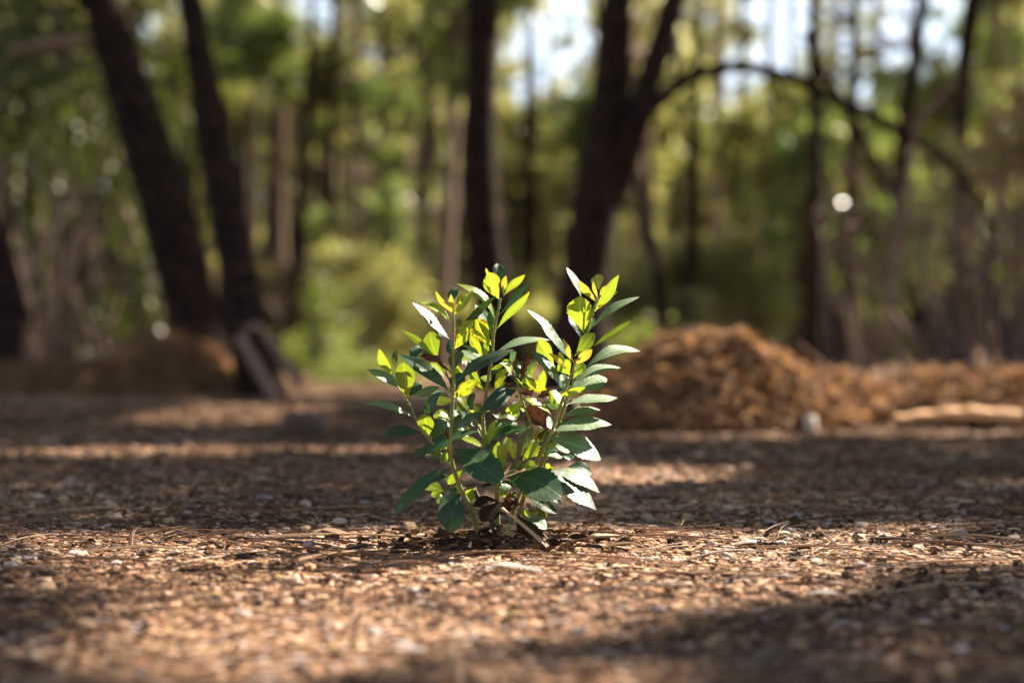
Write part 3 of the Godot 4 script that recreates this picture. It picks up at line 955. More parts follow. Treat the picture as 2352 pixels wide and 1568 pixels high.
func leaves_mesh(n: int, spread: float, length: float, width: float) -> ArrayMesh:
	var v := PackedVector3Array()
	var ix := PackedInt32Array()
	for i in n:
		var d := Vector3(r(-1, 1), r(-0.7, 0.9), r(-1, 1)).normalized()
		var s := d.cross(Vector3(r(-0.5, 0.5), 1, r(-0.5, 0.5))).normalized() * width * 0.5
		var o := Vector3(r(-1, 1), r(-1, 1), r(-1, 1)) * spread
		var k := v.size()
		v.append_array([o, o + d * length * 0.5 - s, o + d * length, o + d * length * 0.5 + s])
		ix.append_array([k, k + 1, k + 2, k, k + 2, k + 3])
	return build(v, ix, PackedVector2Array(), true)

var tufts := []
var sprays := []

func leaf_tint(kind: String) -> Color:
	var c: Color
	match kind:
		"olive": c = Color(0.27, 0.28, 0.12).lerp(Color(0.48, 0.46, 0.24), rng.randf())
		"green": c = Color(0.13, 0.19, 0.07).lerp(Color(0.28, 0.33, 0.13), rng.randf())
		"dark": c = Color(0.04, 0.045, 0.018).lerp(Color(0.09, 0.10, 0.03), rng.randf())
		"fresh": c = Color(0.17, 0.19, 0.07).lerp(Color(0.26, 0.27, 0.11), rng.randf())
		"brown": c = Color(0.22, 0.165, 0.11).lerp(Color(0.36, 0.27, 0.18), rng.randf())
		_: c = Color(0.1, 0.12, 0.04)
	return c

func trunk_line(t: Node3D, called: String, line: Array, m: Material, sides := 12, lumps := 0.16) -> void:
	# line: rows of [x, y, width, depth]
	var ps := []
	var rs := []
	for e in line:
		ps.append(px(e[0], e[1], e[3]) - t.position)
		rs.append(e[2] * e[3] * K * 0.5)
	var s := smooth_line(ps, rs, 0.05)
	part(called, tube(s[0], s[1], sides, lumps, 18.0), m, t)

func crown(t: Node3D, centre: Vector3, rad: Vector3, n: int, kind: String, size: float) -> void:
	var wh := []
	var tn := []
	for i in n:
		var d := Vector3(r(-1, 1), r(-1, 1), r(-1, 1))
		while d.length() > 1.0: d = Vector3(r(-1, 1), r(-1, 1), r(-1, 1))
		wh.append(Transform3D(Basis.from_euler(Vector3(r(0, TAU), r(0, TAU), 0)).scaled(Vector3.ONE * size * r(0.7, 1.3)), centre + d * rad))
		tn.append(leaf_tint(kind))
	scatter("crown", tufts[rng.randi() % 3], M.needle_leaf, wh, tn, t)

func base_of(x: float, d: float) -> Vector3:
	return Vector3((x - 1176.0) * d * K, 0.0, EYE.z - d)

func front_tree(line: Array, label: String, height: float, crown_r: float, kind := "green", bark: Material = null, n := 560) -> Node3D:
	if bark == null: bark = M.bark
	var last: Array = line[-1]
	var t := thing("pine_tree", base_of(last[0], last[3]), label, "tree")
	# the trunk goes on upwards beyond the picture, the same way it leans
	var top: Array = line[0]
	var nxt: Array = line[1]
	var p0 := px(top[0], top[1], top[3])
	var p1 := px(nxt[0], nxt[1], nxt[3])
	var dir := (p0 - p1).normalized()
	dir = (dir + Vector3.UP * 0.6).normalized()
	var ps := []
	var rs := []
	for e in [0.0, 0.25, 0.5, 0.75, 1.0]:
		ps.append(p0 + dir * (height - p0.y) * e + Vector3(0.1 * sin(e * 6.0), 0, 0.1 * sin(e * 5.0)) * e - t.position)
		rs.append(top[2] * top[3] * K * 0.5 * (1.0 - 0.75 * e))
	ps.reverse()
	rs.reverse()
	for e in line:
		if e == line[0]: continue
		ps.append(px(e[0], e[1], e[3]) - t.position)
		rs.append(e[2] * e[3] * K * 0.5)
	ps.append(Vector3(0, -0.06, 0))
	rs[-1] *= 1.12
	rs.append(rs[-1] * 1.5)
	var s := smooth_line(ps, rs, 0.06)
	part("trunk", tube(s[0], s[1], 14, 0.18, 18.0), bark, t)
	var hub: Vector3 = ps[0] - Vector3(0, crown_r * 0.6, 0)
	for k in 7:
		var f := k / 6.0
		var q: Vector3 = ps[0].lerp(ps[3], f * 0.8)
		var e := q + Vector3(cos(k * 2.4), r(0.1, 0.5), sin(k * 2.4)) * crown_r * r(0.6, 1.0)
		part("limb", tube([q, q.lerp(e, 0.5) + Vector3(0, 0.1, 0), e], [0.03, 0.02, 0.008], 6), bark, t)
	crown(t, hub, Vector3(crown_r, crown_r * 1.1, crown_r), n, kind, 1.5)
	return t

func forest_pine(at: Vector3, h: float, low: float, rad: float, n: int, kind: String, size: float, label: String, group: String, girth: float) -> void:
	var t := thing("pine_tree", at, label, "tree", group)
	var lean := Vector3(r(-0.06, 0.06), 1.0, r(-0.06, 0.06))
	var ps := []
	var rs := []
	for i in 6:
		var f := i / 5.0
		ps.append(lean * h * f + Vector3(r(-0.05, 0.05), 0, r(-0.05, 0.05)) * h * 0.12 * f + Vector3(0, -0.1 if i == 0 else 0.0, 0))
		rs.append(girth * (1.0 - 0.85 * f))
	var s := smooth_line(ps, rs, h / 12.0)
	var bark: Material = M.far_bark if rng.randf() < 0.55 else M.bark
	part("trunk", tube(s[0], s[1], 7, 0.15, 10.0), bark, t)
	var wh := []
	var tn := []
	# whorls of limbs that carry the needle tufts
	var limbs := PackedVector3Array()
	var lix := PackedInt32Array()
	var whorls := int(6 + h)
	for i in whorls:
		var f := lerpf(low / h, 0.99, (i + r(-0.3, 0.3)) / whorls)
		f = clampf(f, 0.04, 0.99)
		var c: Vector3 = lean * h * f
		var reach := rad * pow(1.0 - f * 0.92, 0.7) * r(0.6, 1.15)
		for k in 4:
			var a := r(0, TAU)
			var e := c + Vector3(cos(a), r(-0.15, 0.45), sin(a)) * reach
			tube_into(limbs, lix, [c, c.lerp(e, 0.5), e], [0.016 * size, 0.012 * size, 0.005 * size], 3)
			var m := 1 if rng.randf() < n / (whorls * 4.0) else 0
			for q in m:
				var g := 0.25 + 0.75 * sqrt(rng.randf())
				wh.append(Transform3D(Basis.from_euler(Vector3(r(0, TAU), r(0, TAU), 0)).scaled(Vector3.ONE * size * r(0.7, 1.4)), c.lerp(e, g) + Vector3(r(-1, 1), r(-1, 1), r(-1, 1)) * 0.13 * size))
				tn.append(leaf_tint(kind))
	var lm := part("limbs", build(limbs, lix), bark, t)
	lm.set_meta("kind", "stuff")
	scatter("crown", tufts[rng.randi() % 3], M.needle_leaf, wh, tn, t)

func shrub_bush(called: String, at: Vector3, size: Vector3, n: int, kind: String, leaf_scale: float, label: String, twigs := 9, bare := false) -> void:
	var t := thing(called, at, label, "bush")
	for k in twigs:
		var a := r(0, TAU)
		var q := sqrt(rng.randf())
		var e := Vector3(cos(a) * size.x * q, size.y * r(0.55, 1.0), sin(a) * size.z * q)
		var ps := [Vector3(r(-0.06, 0.06), -0.02, r(-0.06, 0.06))]
		for i in range(1, 5):
			var f := i / 4.0
			ps.append(ps[0].lerp(e, f) + Vector3(r(-1, 1), r(-0.5, 0.5), r(-1, 1)) * 0.05 * size.y)
		part("branch", tube(ps, [0.012 * leaf_scale, 0.010 * leaf_scale, 0.008 * leaf_scale, 0.005 * leaf_scale, 0.002], 5), M.twig, t)
	var wh := []
	var tn := []
	for i in n:
		var d := Vector3(r(-1, 1), r(0, 1), r(-1, 1))
		while Vector3(d.x, d.y * 2.0 - 1.0, d.z).length() > 1.0: d = Vector3(r(-1, 1), r(0, 1), r(-1, 1))
		var clump := rough.get_noise_3dv((at + d * size) * 5.0)
		if clump < -0.12: continue
		wh.append(Transform3D(Basis.from_euler(Vector3(r(0, TAU), r(0, TAU), 0)).scaled(Vector3.ONE * leaf_scale * r(0.7, 1.3)), d * size))
		tn.append(leaf_tint(kind))
	scatter("foliage", tufts[1] if bare else sprays[rng.randi() % 2], M.broad_leaf if not bare else M.needle_leaf, wh, tn, t)

func make_front_trees() -> void:
	var outer := front_tree([[208, -80, 84, 5.0], [232, 0, 88, 5.0], [295, 200, 102, 5.0], [360, 400, 112, 5.0], [415, 600, 118, 5.0], [455, 790, 124, 5.0], [478, 890, 150, 5.0]], "thick dark pine trunk leaning left, outer one of the leaning pair at left", 7.0, 1.3)
	front_tree([[424, -80, 54, 4.4], [437, 0, 58, 4.4], [478, 250, 72, 4.4], [525, 500, 80, 4.4], [567, 740, 88, 4.4], [600, 905, 104, 4.4]], "dark pine trunk leaning left, inner and slimmer one of the leaning pair at left", 7.0, 1.2)
	front_tree([[-110, 200, 60, 5.0], [-60, 400, 70, 5.0], [-22, 560, 80, 5.0], [12, 700, 92, 5.0], [50, 890, 112, 5.0]], "dark leaning trunk cut off by the left edge of the picture", 6.0, 1.2)
	front_tree([[1116, -80, 72, 5.5], [1110, 0, 74, 5.5], [1102, 300, 78, 5.5], [1108, 500, 82, 5.5], [1128, 650, 90, 5.5], [1145, 800, 108, 5.5], [1152, 880, 124, 5.5]], "upright dark pine trunk behind the shrub with sun on its right edge", 8.0, 1.4)
	var f := front_tree([[1440, -80, 56, 5.0], [1418, 0, 66, 5.0], [1404, 200, 88, 5.0], [1392, 350, 106, 5.0], [1370, 470, 106, 5.0], [1345, 650, 112, 5.0], [1318, 890, 138, 5.0]], "forked dark pine trunk behind the shrub with a long arching branch", 7.0, 1.3)
	trunk_line(f, "fork", [[1600, -180, 44, 5.0], [1548, 0, 50, 4.95], [1512, 120, 54, 4.92], [1470, 255, 60, 4.92], [1428, 400, 66, 4.98], [1400, 470, 50, 5.0]], M.bark)
	trunk_line(f, "arching_branch", [[1455, 300, 44, 4.9], [1490, 255, 38, 4.85], [1540, 210, 32, 4.8], [1605, 168, 34, 4.75], [1650, 163, 29, 4.72], [1700, 150, 30, 4.7], [1800, 174, 25, 4.65], [1850, 188, 29, 4.62], [1900, 219, 24, 4.6], [2000, 264, 24, 4.55], [2100, 320, 22, 4.5], [2185, 375, 20, 4.45], [2245, 450, 17, 4.4], [2285, 530, 12, 4.4]], M.bark)
	for e in [[1560, 198, 1600, 120], [1700, 155, 1742, 70], [1760, 165, 1790, 250], [1880, 206, 1935, 140], [1960, 245, 1952, 330], [2060, 298, 2130, 262], [2150, 352, 2142, 430], [2215, 410, 2290, 400]]:
		trunk_line(f, "side_twig", [[e[0], e[1], 9, 4.65], [(e[0] + e[2]) * 0.5 + r(-12, 12), (e[1] + e[3]) * 0.5 + r(-10, 10), 7, 4.62], [e[2], e[3], 3, 4.6]], M.bark, 5)
	front_tree([[1400, 240, 12, 5.3], [1455, 400, 20, 5.25], [1490, 520, 23, 5.2], [1515, 650, 26, 5.2], [1532, 880, 30, 5.2]], "slender dark stem leaning against the forked trunk", 2.6, 0.35)
	var g := front_tree([[1868, -80, 26, 7.0], [1870, 0, 28, 7.0], [1874, 300, 32, 7.0], [1870, 600, 40, 7.0], [1866, 860, 46, 7.0]], "thin upright dark trunk behind the right end of the needle heap", 6.5, 1.0, "olive")
	trunk_line(g, "broken_branch", [[1845, 70, 14, 6.6], [1890, 165, 22, 6.6], [1960, 275, 24, 6.5], [2045, 440, 20, 6.4], [2100, 560, 10, 6.4]], M.bark)
	front_tree([[2132, -80, 32, 6.5], [2120, 0, 33, 6.5], [2100, 150, 32, 6.5], [2076, 300, 34, 6.5], [2070, 450, 40, 6.5], [2086, 600, 36, 6.5], [2112, 750, 36, 6.5], [2132, 865, 40, 6.5]], "bent dark trunk at right, bowed towards the left at mid height", 6.0, 0.9, "olive")
	front_tree([[1614, -80, 18, 9.5], [1610, 0, 20, 9.5], [1594, 300, 30, 9.5], [1590, 500, 30, 9.5], [1585, 840, 34, 9.5]], "slim brown trunk rising above the tall needle heap", 7.0, 0.8, "olive")
	front_tree([[2250, -80, 40, 6.0], [2236, 0, 40, 6.0], [2212, 200, 36, 6.0], [2200, 500, 34, 6.0], [2195, 870, 40, 6.0]], "dark trunk near the right edge among twiggy bushes", 9.0, 0.8, "green")
	front_tree([[1968, -80, 22, 9.0], [1965, 0, 24, 9.0], [1958, 400, 28, 9.0], [1940, 845, 32, 9.0]], "slim brown trunk between the thin upright trunk and the bent one", 7.0, 0.7, "olive")
	front_tree([[722, -80, 14, 9.0], [716, 60, 18, 9.0], [702, 300, 26, 9.0], [690, 500, 30, 9.0], [682, 846, 36, 9.0]], "slim dark trunk left of the middle, well behind the leaning pair", 6.0, 0.8, "olive")
	trunk_line(outer, "dead_limb", [[235, 92, 26, 5.0], [160, 96, 26, 4.95], [90, 104, 22, 4.9], [20, 118, 12, 4.85]], M.pale_bark)
	var lean := thing("leaning_stem", base_of(405, 7.2), "thin pale stem leaning behind the outer leaning trunk", "tree")
	trunk_line(lean, "trunk", [[120, -40, 10, 7.2], [150, 90, 16, 7.2], [200, 250, 21, 7.2], [260, 430, 24, 7.2], [330, 600, 26, 7.2], [380, 740, 28, 7.2], [405, 862, 32, 7.2]], M.far_bark)
	# slim trunks between and behind, as they stand in the photograph: x at the top, x at the foot, width, distance
	var slim := [[560, 545, 22, 11.0], [640, 655, 26, 12.0], [770, 760, 20, 10.0], [815, 830, 30, 13.0], [880, 872, 24, 12.0], [930, 945, 30, 14.0], [985, 978, 26, 11.0], [1035, 1045, 22, 13.0], [1215, 1222, 24, 13.0], [1268, 1250, 18, 15.0],
		[1545, 1555, 20, 12.0], [1650, 1642, 26, 11.0], [1705, 1712, 22, 14.0], [1775, 1768, 26, 12.0], [1820, 1832, 20, 10.0], [1925, 1915, 24, 11.0], [2015, 2022, 22, 12.0], [130, 172, 26, 8.5], [300, 334, 22, 10.0]]
	for k in slim.size():
		var e: Array = slim[k]
		var y0: float = 784.0 + EYE.y / (e[3] * K)
		var x0: float = e[0]
		var x1: float = e[1]
		var side := "left of both leaning trunks" if x1 < 400 else "between the leaning pair and the middle trunk" if x1 < 1080 else "between the middle trunk and the forked tree" if x1 < 1300 else "above and behind the needle heaps"
		var o := front_tree([[x0, -80, e[2] * 0.7, e[3]], [lerpf(x0, x1, 0.2) + r(-6, 6), 180, e[2] * 0.8, e[3]], [lerpf(x0, x1, 0.6) + r(-8, 8), 500, e[2] * 0.95, e[3]], [x1, y0 - 6.0, e[2] * 1.15, e[3]]], "slim %s pine trunk %s" % ["pale brown" if k % 2 else "dark", side], r(6.5, 9.0), 0.6, "olive", M.far_bark if k % 2 else M.bark, 60)
		o.set_meta("group", "slim %s trunks %s" % ["pale" if k % 2 else "dark", side])
	# dead sticks propped against the inner leaning trunk
	var s1 := [[548, 775, 22, 4.15], [575, 815, 27, 4.12], [605, 870, 27, 4.08], [638, 922, 25, 4.05]]
	var s2 := [[560, 760, 20, 4.2], [592, 748, 22, 4.2], [630, 800, 24, 4.22], [690, 885, 24, 4.25]]
	for k in 2:
		var line: Array = [s1, s2][k]
		var o := thing("fallen_branch", base_of(line[3][0], line[3][3]), ["thick dead stick with a sunlit pale side at the foot of the leaning trunks", "thin brown dead stick propped right of the thicker one at the leaning trunks"][k], "branch")
		trunk_line(o, "stick", line, M.pale_bark, 8, 0.12)

func top_allowed(x: float, half: float, d: float) -> float:
	# the wood has gaps where young trees stand: how high a crown there grows
	var y := -400.0
	if d > 34.0: y = 260.0 + 300.0 * rough.get_noise_1d(x * 0.35)
	for g in [[1205, 1360, 290], [1700, 1900, 230], [1990, 2205, 240], [1640, 1700, 310], [360, 412, 100], [592, 628, 90], [728, 758, 120]]:
		if x + half * 0.25 > g[0] and x - half * 0.25 < g[1]: y = maxf(y, g[2])
	return EYE.y + (784.0 - y) * d * K

func make_forest() -> void:
	var rows := [[9.5, 15.0, 44, "nearer"], [15.0, 23.0, 92, "middle"], [23.0, 38.0, 88, "farther"]]
	for row in rows:
		for i in row[2]:
			var d := r(row[0], row[1])
			var x := lerpf(-260.0, 2600.0, (i + r(0.05, 0.95)) / row[2])
			x = fposmod(x + 1200.0 * (hash(row[3]) % 7), 2860.0) - 260.0
			var rad := r(0.55, 1.0) * (1.0 + d * 0.012)
			var half := rad / (d * K)
			var tall := (0.2 + 0.24 * d) * r(1.02, 1.4) + 0.6
			var h := minf(tall, top_allowed(x, half, d))
			var bare := rng.randf() < 0.55 and h >= tall
			if h < tall and rng.randf() < 0.08:
				bare = true
				h = tall
			var where := "far left of both leaning trunks" if x < 480 else "between leaning and middle trunks" if x < 1100 else "between middle trunk and forked tree" if x < 1400 else "beyond the tall needle heap" if x < 1880 else "far right beyond the bent trunk"
			var label := "olive pine, %s rows of the blurred wood, %s" % [row[3], where]
			forest_pine(Vector3((x - 1176.0) * d * K, 0, EYE.z - d), h, h * r(0.45, 0.65) if bare else (r(1.3, 3.2) if rng.randf() < 0.8 else r(0.3, 1.0)) * (0.6 + d * 0.02), rad * (0.8 if bare else 1.0), 16 if bare else int(r(20, 42)), "olive" if rng.randf() < 0.72 else "green", 1.1 + d * 0.045, label, "%s pines %s" % [row[3], where], r(0.035, 0.085))
	# the wood far behind, which reads as one mass
	var wh := []
	var tn := []
	var poles := []
	var shades := []
	for i in 150:
		var d := r(36.0, 60.0)
		var x := r(-300.0, 2650.0)
		var at := Vector3((x - 1176.0) * d * K, 0, EYE.z - d)
		var h := minf(r(8.0, 13.0), top_allowed(x, 1.0 / (d * K), d))
		poles.append(Transform3D(Basis.from_euler(Vector3(r(-0.05, 0.05), r(0, TAU), r(-0.05, 0.05))).scaled(Vector3(r(0.6, 1.3), h, r(0.6, 1.3))), at))
		shades.append(Color(0.13, 0.095, 0.075) * r(0.3, 1.6))
		for k in int(r(8, 34)):
			var f := r(0.35, 1.0)
			var a := r(0, TAU)
			wh.append(Transform3D(Basis.from_euler(Vector3(r(0, TAU), r(0, TAU), 0)).scaled(Vector3.ONE * r(2.4, 4.4)), at + Vector3(cos(a), 0, sin(a)) * r(0.1, 1.3) * (1.1 - f) + Vector3(0, h * f, 0)))
			tn.append(leaf_tint("olive"))
	tag(scatter("distant_trunks", tube([Vector3(0, -0.02, 0), Vector3(0.05, 0.5, 0), Vector3(0, 1, 0)], [0.09, 0.06, 0.012], 6), tinted(0.95), poles, shades), "many thin brown trunks of the wood far behind", "wood")
	for i in 5000:
		var d := r(58.0, 75.0)
		var x := r(-400.0, 2750.0)
		var h := r(0.0, 1.0) * 6.5
		wh.append(Transform3D(Basis.from_euler(Vector3(r(0, TAU), r(0, TAU), 0)).scaled(Vector3.ONE * r(4.0, 7.0)), Vector3((x - 1176.0) * d * K, h, EYE.z - d)))
		tn.append(leaf_tint("olive" if rng.randf() < 0.5 else "brown"))
	tag(scatter("distant_wood", tufts[0], M.needle_leaf, wh, tn), "hazy olive mass of the wood closing the view far behind", "wood")

func make_bushes() -> void:
	for k in 9:
		var x := lerpf(1930.0, 2380.0, k / 8.0)
		var d := r(3.9, 5.2)
		var b := base_of(x, d)
		var t := thing("dead_branch", b, "thin dry brush stem arching over the needle heaps at right", "branch", "dry brush stems at right")
		var top := Vector3(r(-0.45, 0.25), r(0.35, 0.95), r(-0.2, 0.2))
		var ps := []
		for i in 7:
			var q := i / 6.0
			ps.append(top * q + Vector3(r(-1, 1), 0, r(-1, 1)) * 0.03 + Vector3(-0.12 * sin(q * PI), 0.18 * sin(q * PI), 0))
		ps[0].y = -0.02
		part("stem", tube(ps, [0.009, 0.008, 0.007, 0.006, 0.005, 0.004, 0.002], 5), M.pale_bark if k % 2 else M.twig, t)
		for j in 5:
			var q: Vector3 = ps[2 + j % 4]
			var e := q + Vector3(r(-1, 1), r(-0.3, 0.9), r(-1, 1)).normalized() * r(0.1, 0.28)
			part("twig", tube([q, q.lerp(e, 0.5) + Vector3(0, 0.02, 0), e], [0.004, 0.003, 0.001], 4), M.pale_bark, t)
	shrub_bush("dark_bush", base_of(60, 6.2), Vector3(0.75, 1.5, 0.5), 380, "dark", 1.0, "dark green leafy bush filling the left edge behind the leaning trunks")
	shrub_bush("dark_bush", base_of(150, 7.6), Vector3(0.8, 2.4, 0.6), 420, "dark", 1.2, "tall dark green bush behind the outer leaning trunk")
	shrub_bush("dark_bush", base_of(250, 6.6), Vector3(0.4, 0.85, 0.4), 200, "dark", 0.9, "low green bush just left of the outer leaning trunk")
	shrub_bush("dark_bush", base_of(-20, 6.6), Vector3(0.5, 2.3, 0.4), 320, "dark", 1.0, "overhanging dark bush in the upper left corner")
	shrub_bush("green_weed", base_of(742, 6.3), Vector3(0.05, 0.43, 0.05), 80, "fresh", 0.7, "upright bright green weed sunlit behind the leaning trunks", 3)
	shrub_bush("green_bush", base_of(705, 7.0), Vector3(0.20, 0.16, 0.2), 80, "fresh", 0.8, "low bright green bush beside the upright weed", 5)
	shrub_bush("green_bush", base_of(850, 6.2), Vector3(0.24, 0.07, 0.35), 260, "fresh", 0.5, "flat patch of bright green seedlings in the sun left of the shrub", 4)
	shrub_bush("green_bush", base_of(1490, 6.5), Vector3(0.16, 0.22, 0.15), 110, "fresh", 0.7, "small green bush at the foot of the slender leaning stem", 4)
	shrub_bush("twiggy_bush", base_of(2200, 5.0), Vector3(0.26, 0.85, 0.3), 55, "olive", 0.8, "twiggy olive bush behind the pale wood at right", 26, true)
	shrub_bush("twiggy_bush", base_of(2345, 4.4), Vector3(0.22, 0.95, 0.3), 50, "brown", 0.7, "reddish twiggy bush against the right edge", 26, true)
	shrub_bush("twiggy_bush", base_of(1990, 7.4), Vector3(0.25, 0.5, 0.3), 50, "olive", 0.9, "thin olive bush in front of the bent trunk", 16, true)
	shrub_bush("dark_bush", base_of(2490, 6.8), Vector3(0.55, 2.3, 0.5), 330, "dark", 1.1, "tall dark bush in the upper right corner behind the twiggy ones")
	for k in 12:
		var x := lerpf(560.0, 2000.0, (k + 0.5) / 12.0)
		shrub_bush("undergrowth", base_of(x, r(9.0, 13.0)), Vector3(0.7, r(0.4, 0.9), 0.5), 240, "olive" if k % 3 else "brown", 1.3, ["thin brown and olive undergrowth between far trunks left of the middle trunk", "thin brown and olive undergrowth between far trunks right of the middle trunk"][0 if x < 1130 else 1], 10, true)
		get_child(-1).set_meta("group", "undergrowth " + ("left" if x < 1130 else "right") + " of the middle trunk")

# An added, unseen pine at right: boughs laid out to cast chosen sun patches.
const LIT := [[-0.08, 0.27, 0.23, 0.15], [-0.04, 0.11, 0.36, 0.20], [0.14, 0.03, 0.26, 0.15], [0.33, 0.06, 0.2, 0.09], [-0.36, 0.0, 0.16, 0.06], [-0.66, -2.12, 0.25, 0.42], [-0.577, -0.98, 0.24, 0.12], [-0.19, -1.03, 0.26, 0.08],
	[0.37, -1.33, 0.14, 0.12], [0.13, -0.62, 0.2, 0.16], [0.80, -1.47, 0.26, 0.17], [0.54, -1.42, 0.1, 0.09], [0.27, -1.56, 0.32, 0.2], [0.52, -1.72, 0.3, 0.16], [0.95, -1.95, 0.3, 0.22], [-0.14, 0.44, 0.13, 0.08], [-0.28, 0.24, 0.10, 0.05], [0.02, 0.5, 0.08, 0.05], [-1.0, -3.4, 0.3, 0.3], [-0.6, -3.75, 0.42, 0.42], [0.2, -3.2, 0.5, 0.5]]

func is_lit(x: float, z: float) -> bool:
	var w := 0.25 * rough.get_noise_2d(x * 22.0, z * 22.0)
	for e in LIT:
		if pow((x - e[0]) / e[2], 2.0) + pow((z - e[1]) / e[3], 2.0) < 1.0 + w: return true
	return rough.get_noise_2d(x * 20.0 + 50.0, z * 20.0) > (0.25 if z > -0.1 else 0.46)

func make_added_shade_pine() -> void:
	var t := thing("pine_tree", Vector3(4.6, 0, -2.2), "added unseen pine beyond the right edge, boughs placed to shade the clearing", "tree")
	var s := smooth_line([Vector3(0, -0.1, 0), Vector3(-0.05, 2.5, -0.1), Vector3(-0.1, 5.0, -0.6), Vector3(0.0, 8.0, -1.0)], [0.17, 0.13, 0.1, 0.03], 0.2)
	part("trunk", tube(s[0], s[1], 12, 0.18, 18.0), M.bark, t)
	var wh := []
	var tn := []
	var tries := 0
	while wh.size() < 15000 and tries < 120000:
		tries += 1
		var x := r(-2.3, 1.6)
		var z := r(-4.4, 1.0)
		if is_lit(x, z): continue  # added tufts stay out of the rays to wanted sun patches
		var y := r(2.9, 5.2)
		wh.append(Transform3D(Basis.from_euler(Vector3(r(0, TAU), r(0, TAU), 0)).scaled(Vector3.ONE * r(0.3, 0.5)), Vector3(x + y * TO_SUN.x / TO_SUN.y, y, z + y * TO_SUN.z / TO_SUN.y) - t.position))
		tn.append(leaf_tint("green"))
	scatter("crown", tufts[3], M.shade_canopy, wh, tn, t)
	for k in 60:
		var e: Transform3D = wh[k * 240]
		var q := Vector3(-0.08, clampf(e.origin.y - 0.8, 1.5, 5.0), -0.3)
		var clear := true
		for j in 12:
			var at := t.position + q.lerp(e.origin, j / 12.0) + Vector3(0, 0.15 * sin(PI * j / 12.0), 0)
			if is_lit(at.x - at.y * TO_SUN.x / TO_SUN.y, at.z - at.y * TO_SUN.z / TO_SUN.y): clear = false
		if clear: part("limb", tube([q, q.lerp(e.origin, 0.5) + Vector3(0, 0.15, 0), e.origin], [0.04, 0.025, 0.008], 6), M.bark, t)

func make_surround() -> void:
	# the rest of the wood around the clearing, beside and behind the camera
	var first: Node3D
	for k in 44:
		var a := lerpf(0.55, TAU - 0.75, (k + 0.3) / 44.0)
		var d := r(3.6, 9.5)
		var at := Vector3(sin(a) * d, 0, 1.0 - cos(a) * d)
		if at.x > 1.0 and at.z < 1.5 and k < 12: at += Vector3(2.0, 0, 3.0)
		if k < 5:
			continue
		if first == null or k % 5 == 0:
			forest_pine(at, r(7.5, 9.5), 1.6, 1.8, 900, "green", 2.1, "tall pine of the wood behind and beside the viewpoint", "pines around the viewpoint", 0.12)
			first = get_child(-1)
		else:
			var c: Node3D = first.duplicate()
			c.name = numbered("pine_tree")
			add_child(c)
			c.position = at
			c.rotation.y = r(0, TAU)

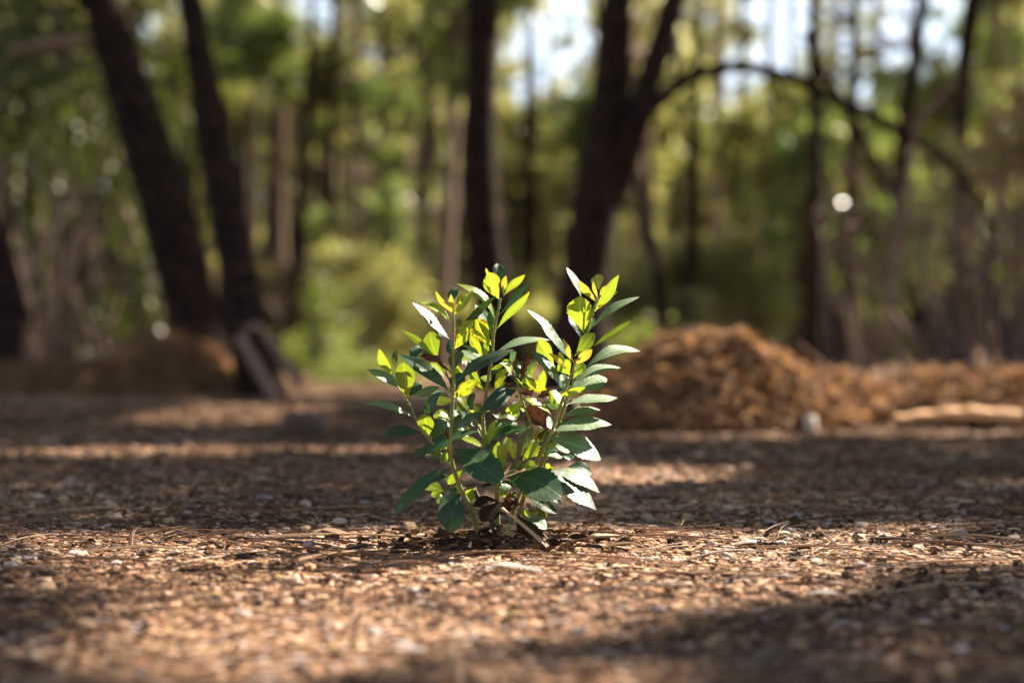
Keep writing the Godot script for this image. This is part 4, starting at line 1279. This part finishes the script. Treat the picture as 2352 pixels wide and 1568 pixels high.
func _ready() -> void:
	rng.seed = 20240611
	rough.seed = 5
	rough.frequency = 1.0 / 10.0
	rough.noise_type = FastNoiseLite.TYPE_SIMPLEX_SMOOTH
	rough.fractal_octaves = 3
	var cam := Camera3D.new()
	cam.name = "camera"
	add_child(cam)
	cam.position = EYE
	var optics := CameraAttributesPhysical.new()
	optics.frustum_focal_length = 50.0
	optics.frustum_focus_distance = 1.218
	optics.exposure_aperture = 2.7
	optics.frustum_near = 0.05
	optics.frustum_far = 300.0
	cam.attributes = optics
	cam.fov = 26.99
	cam.near = 0.05
	cam.far = 300.0
	cam.current = true
	var sky := ProceduralSkyMaterial.new()
	sky.sky_top_color = lin(0.07, 0.13, 0.27)
	sky.sky_horizon_color = lin(1.05, 1.2, 1.36)
	sky.sky_curve = 0.36
	sky.ground_bottom_color = lin(0.12, 0.09, 0.06)
	sky.ground_horizon_color = lin(0.3, 0.3, 0.28)
	sky.sun_angle_max = 50.0
	sky.sun_curve = 0.12
	var env := Environment.new()
	env.background_mode = Environment.BG_SKY
	env.sky = Sky.new()
	env.sky.sky_material = sky
	env.tonemap_mode = Environment.TONE_MAPPER_LINEAR
	env.tonemap_exposure = 4.1
	env.background_energy_multiplier = 0.48
	env.sdfgi_enabled = true
	env.ssao_enabled = true
	env.ssil_enabled = true
	var we := WorldEnvironment.new()
	we.name = "environment"
	we.environment = env
	add_child(we)
	var sun := DirectionalLight3D.new()
	sun.name = "sun"
	sun.light_energy = 1.6
	sun.light_color = Color(1.0, 0.95, 0.87)
	sun.light_angular_distance = 0.5
	sun.shadow_enabled = true
	add_child(sun)
	sun.look_at_from_position(TO_SUN * 10.0, Vector3.ZERO)

	make_materials()
	M.hair_white = leaf_mat(lin(0.75, 0.75, 0.6), null, 0.5, Color(1, 1, 0.9))
	var chip_cols := [lin(0.44, 0.29, 0.18), lin(0.38, 0.22, 0.12), lin(0.52, 0.38, 0.28), lin(0.14, 0.08, 0.05), lin(0.36, 0.29, 0.27)]
	for k in 5: M["chip%d" % k] = mat(chip_cols[k], 0.9, 0.3)
	M.budbrown = mat(lin(0.12, 0.065, 0.04), 0.7, 0.4)
	M.buddark = mat(lin(0.05, 0.03, 0.028), 0.7, 0.4)
	M.straw = mat(lin(0.42, 0.28, 0.17), 0.5, 0.4)
	M.needle_brown = mat(lin(0.20, 0.11, 0.065), 0.5, 0.4)
	M.needle_dark = mat(lin(0.11, 0.06, 0.04), 0.5, 0.4)
	M.rust = leaf_mat(lin(0.28, 0.11, 0.04), null, 0.6, Color(0.8, 0.6, 0.4))
	M.pale = leaf_mat(lin(0.34, 0.29, 0.25), null, 0.7, Color(0.3, 0.3, 0.3))
	M.tan = leaf_mat(lin(0.30, 0.18, 0.10), null, 0.7, Color(0.3, 0.25, 0.2))
	M.pale_bark = mat(lin(0.24, 0.155, 0.12), 0.9, 0.2)
	tufts = [tuft_mesh(44, 0.11, 0.019), tuft_mesh(40, 0.12, 0.018), tuft_mesh(36, 0.10, 0.024), tuft_mesh(34, 0.14, 0.030)]
	sprays = [leaves_mesh(9, 0.09, 0.06, 0.028), leaves_mesh(11, 0.11, 0.05, 0.024)]
	make_ground()
	make_front_trees()
	make_forest()
	make_surround()
	make_added_shade_pine()
	make_bushes()
	make_debris()
	make_shrub()
	make_litter()
	print("leaves ", leaf_count, " fov ", cam.fov)
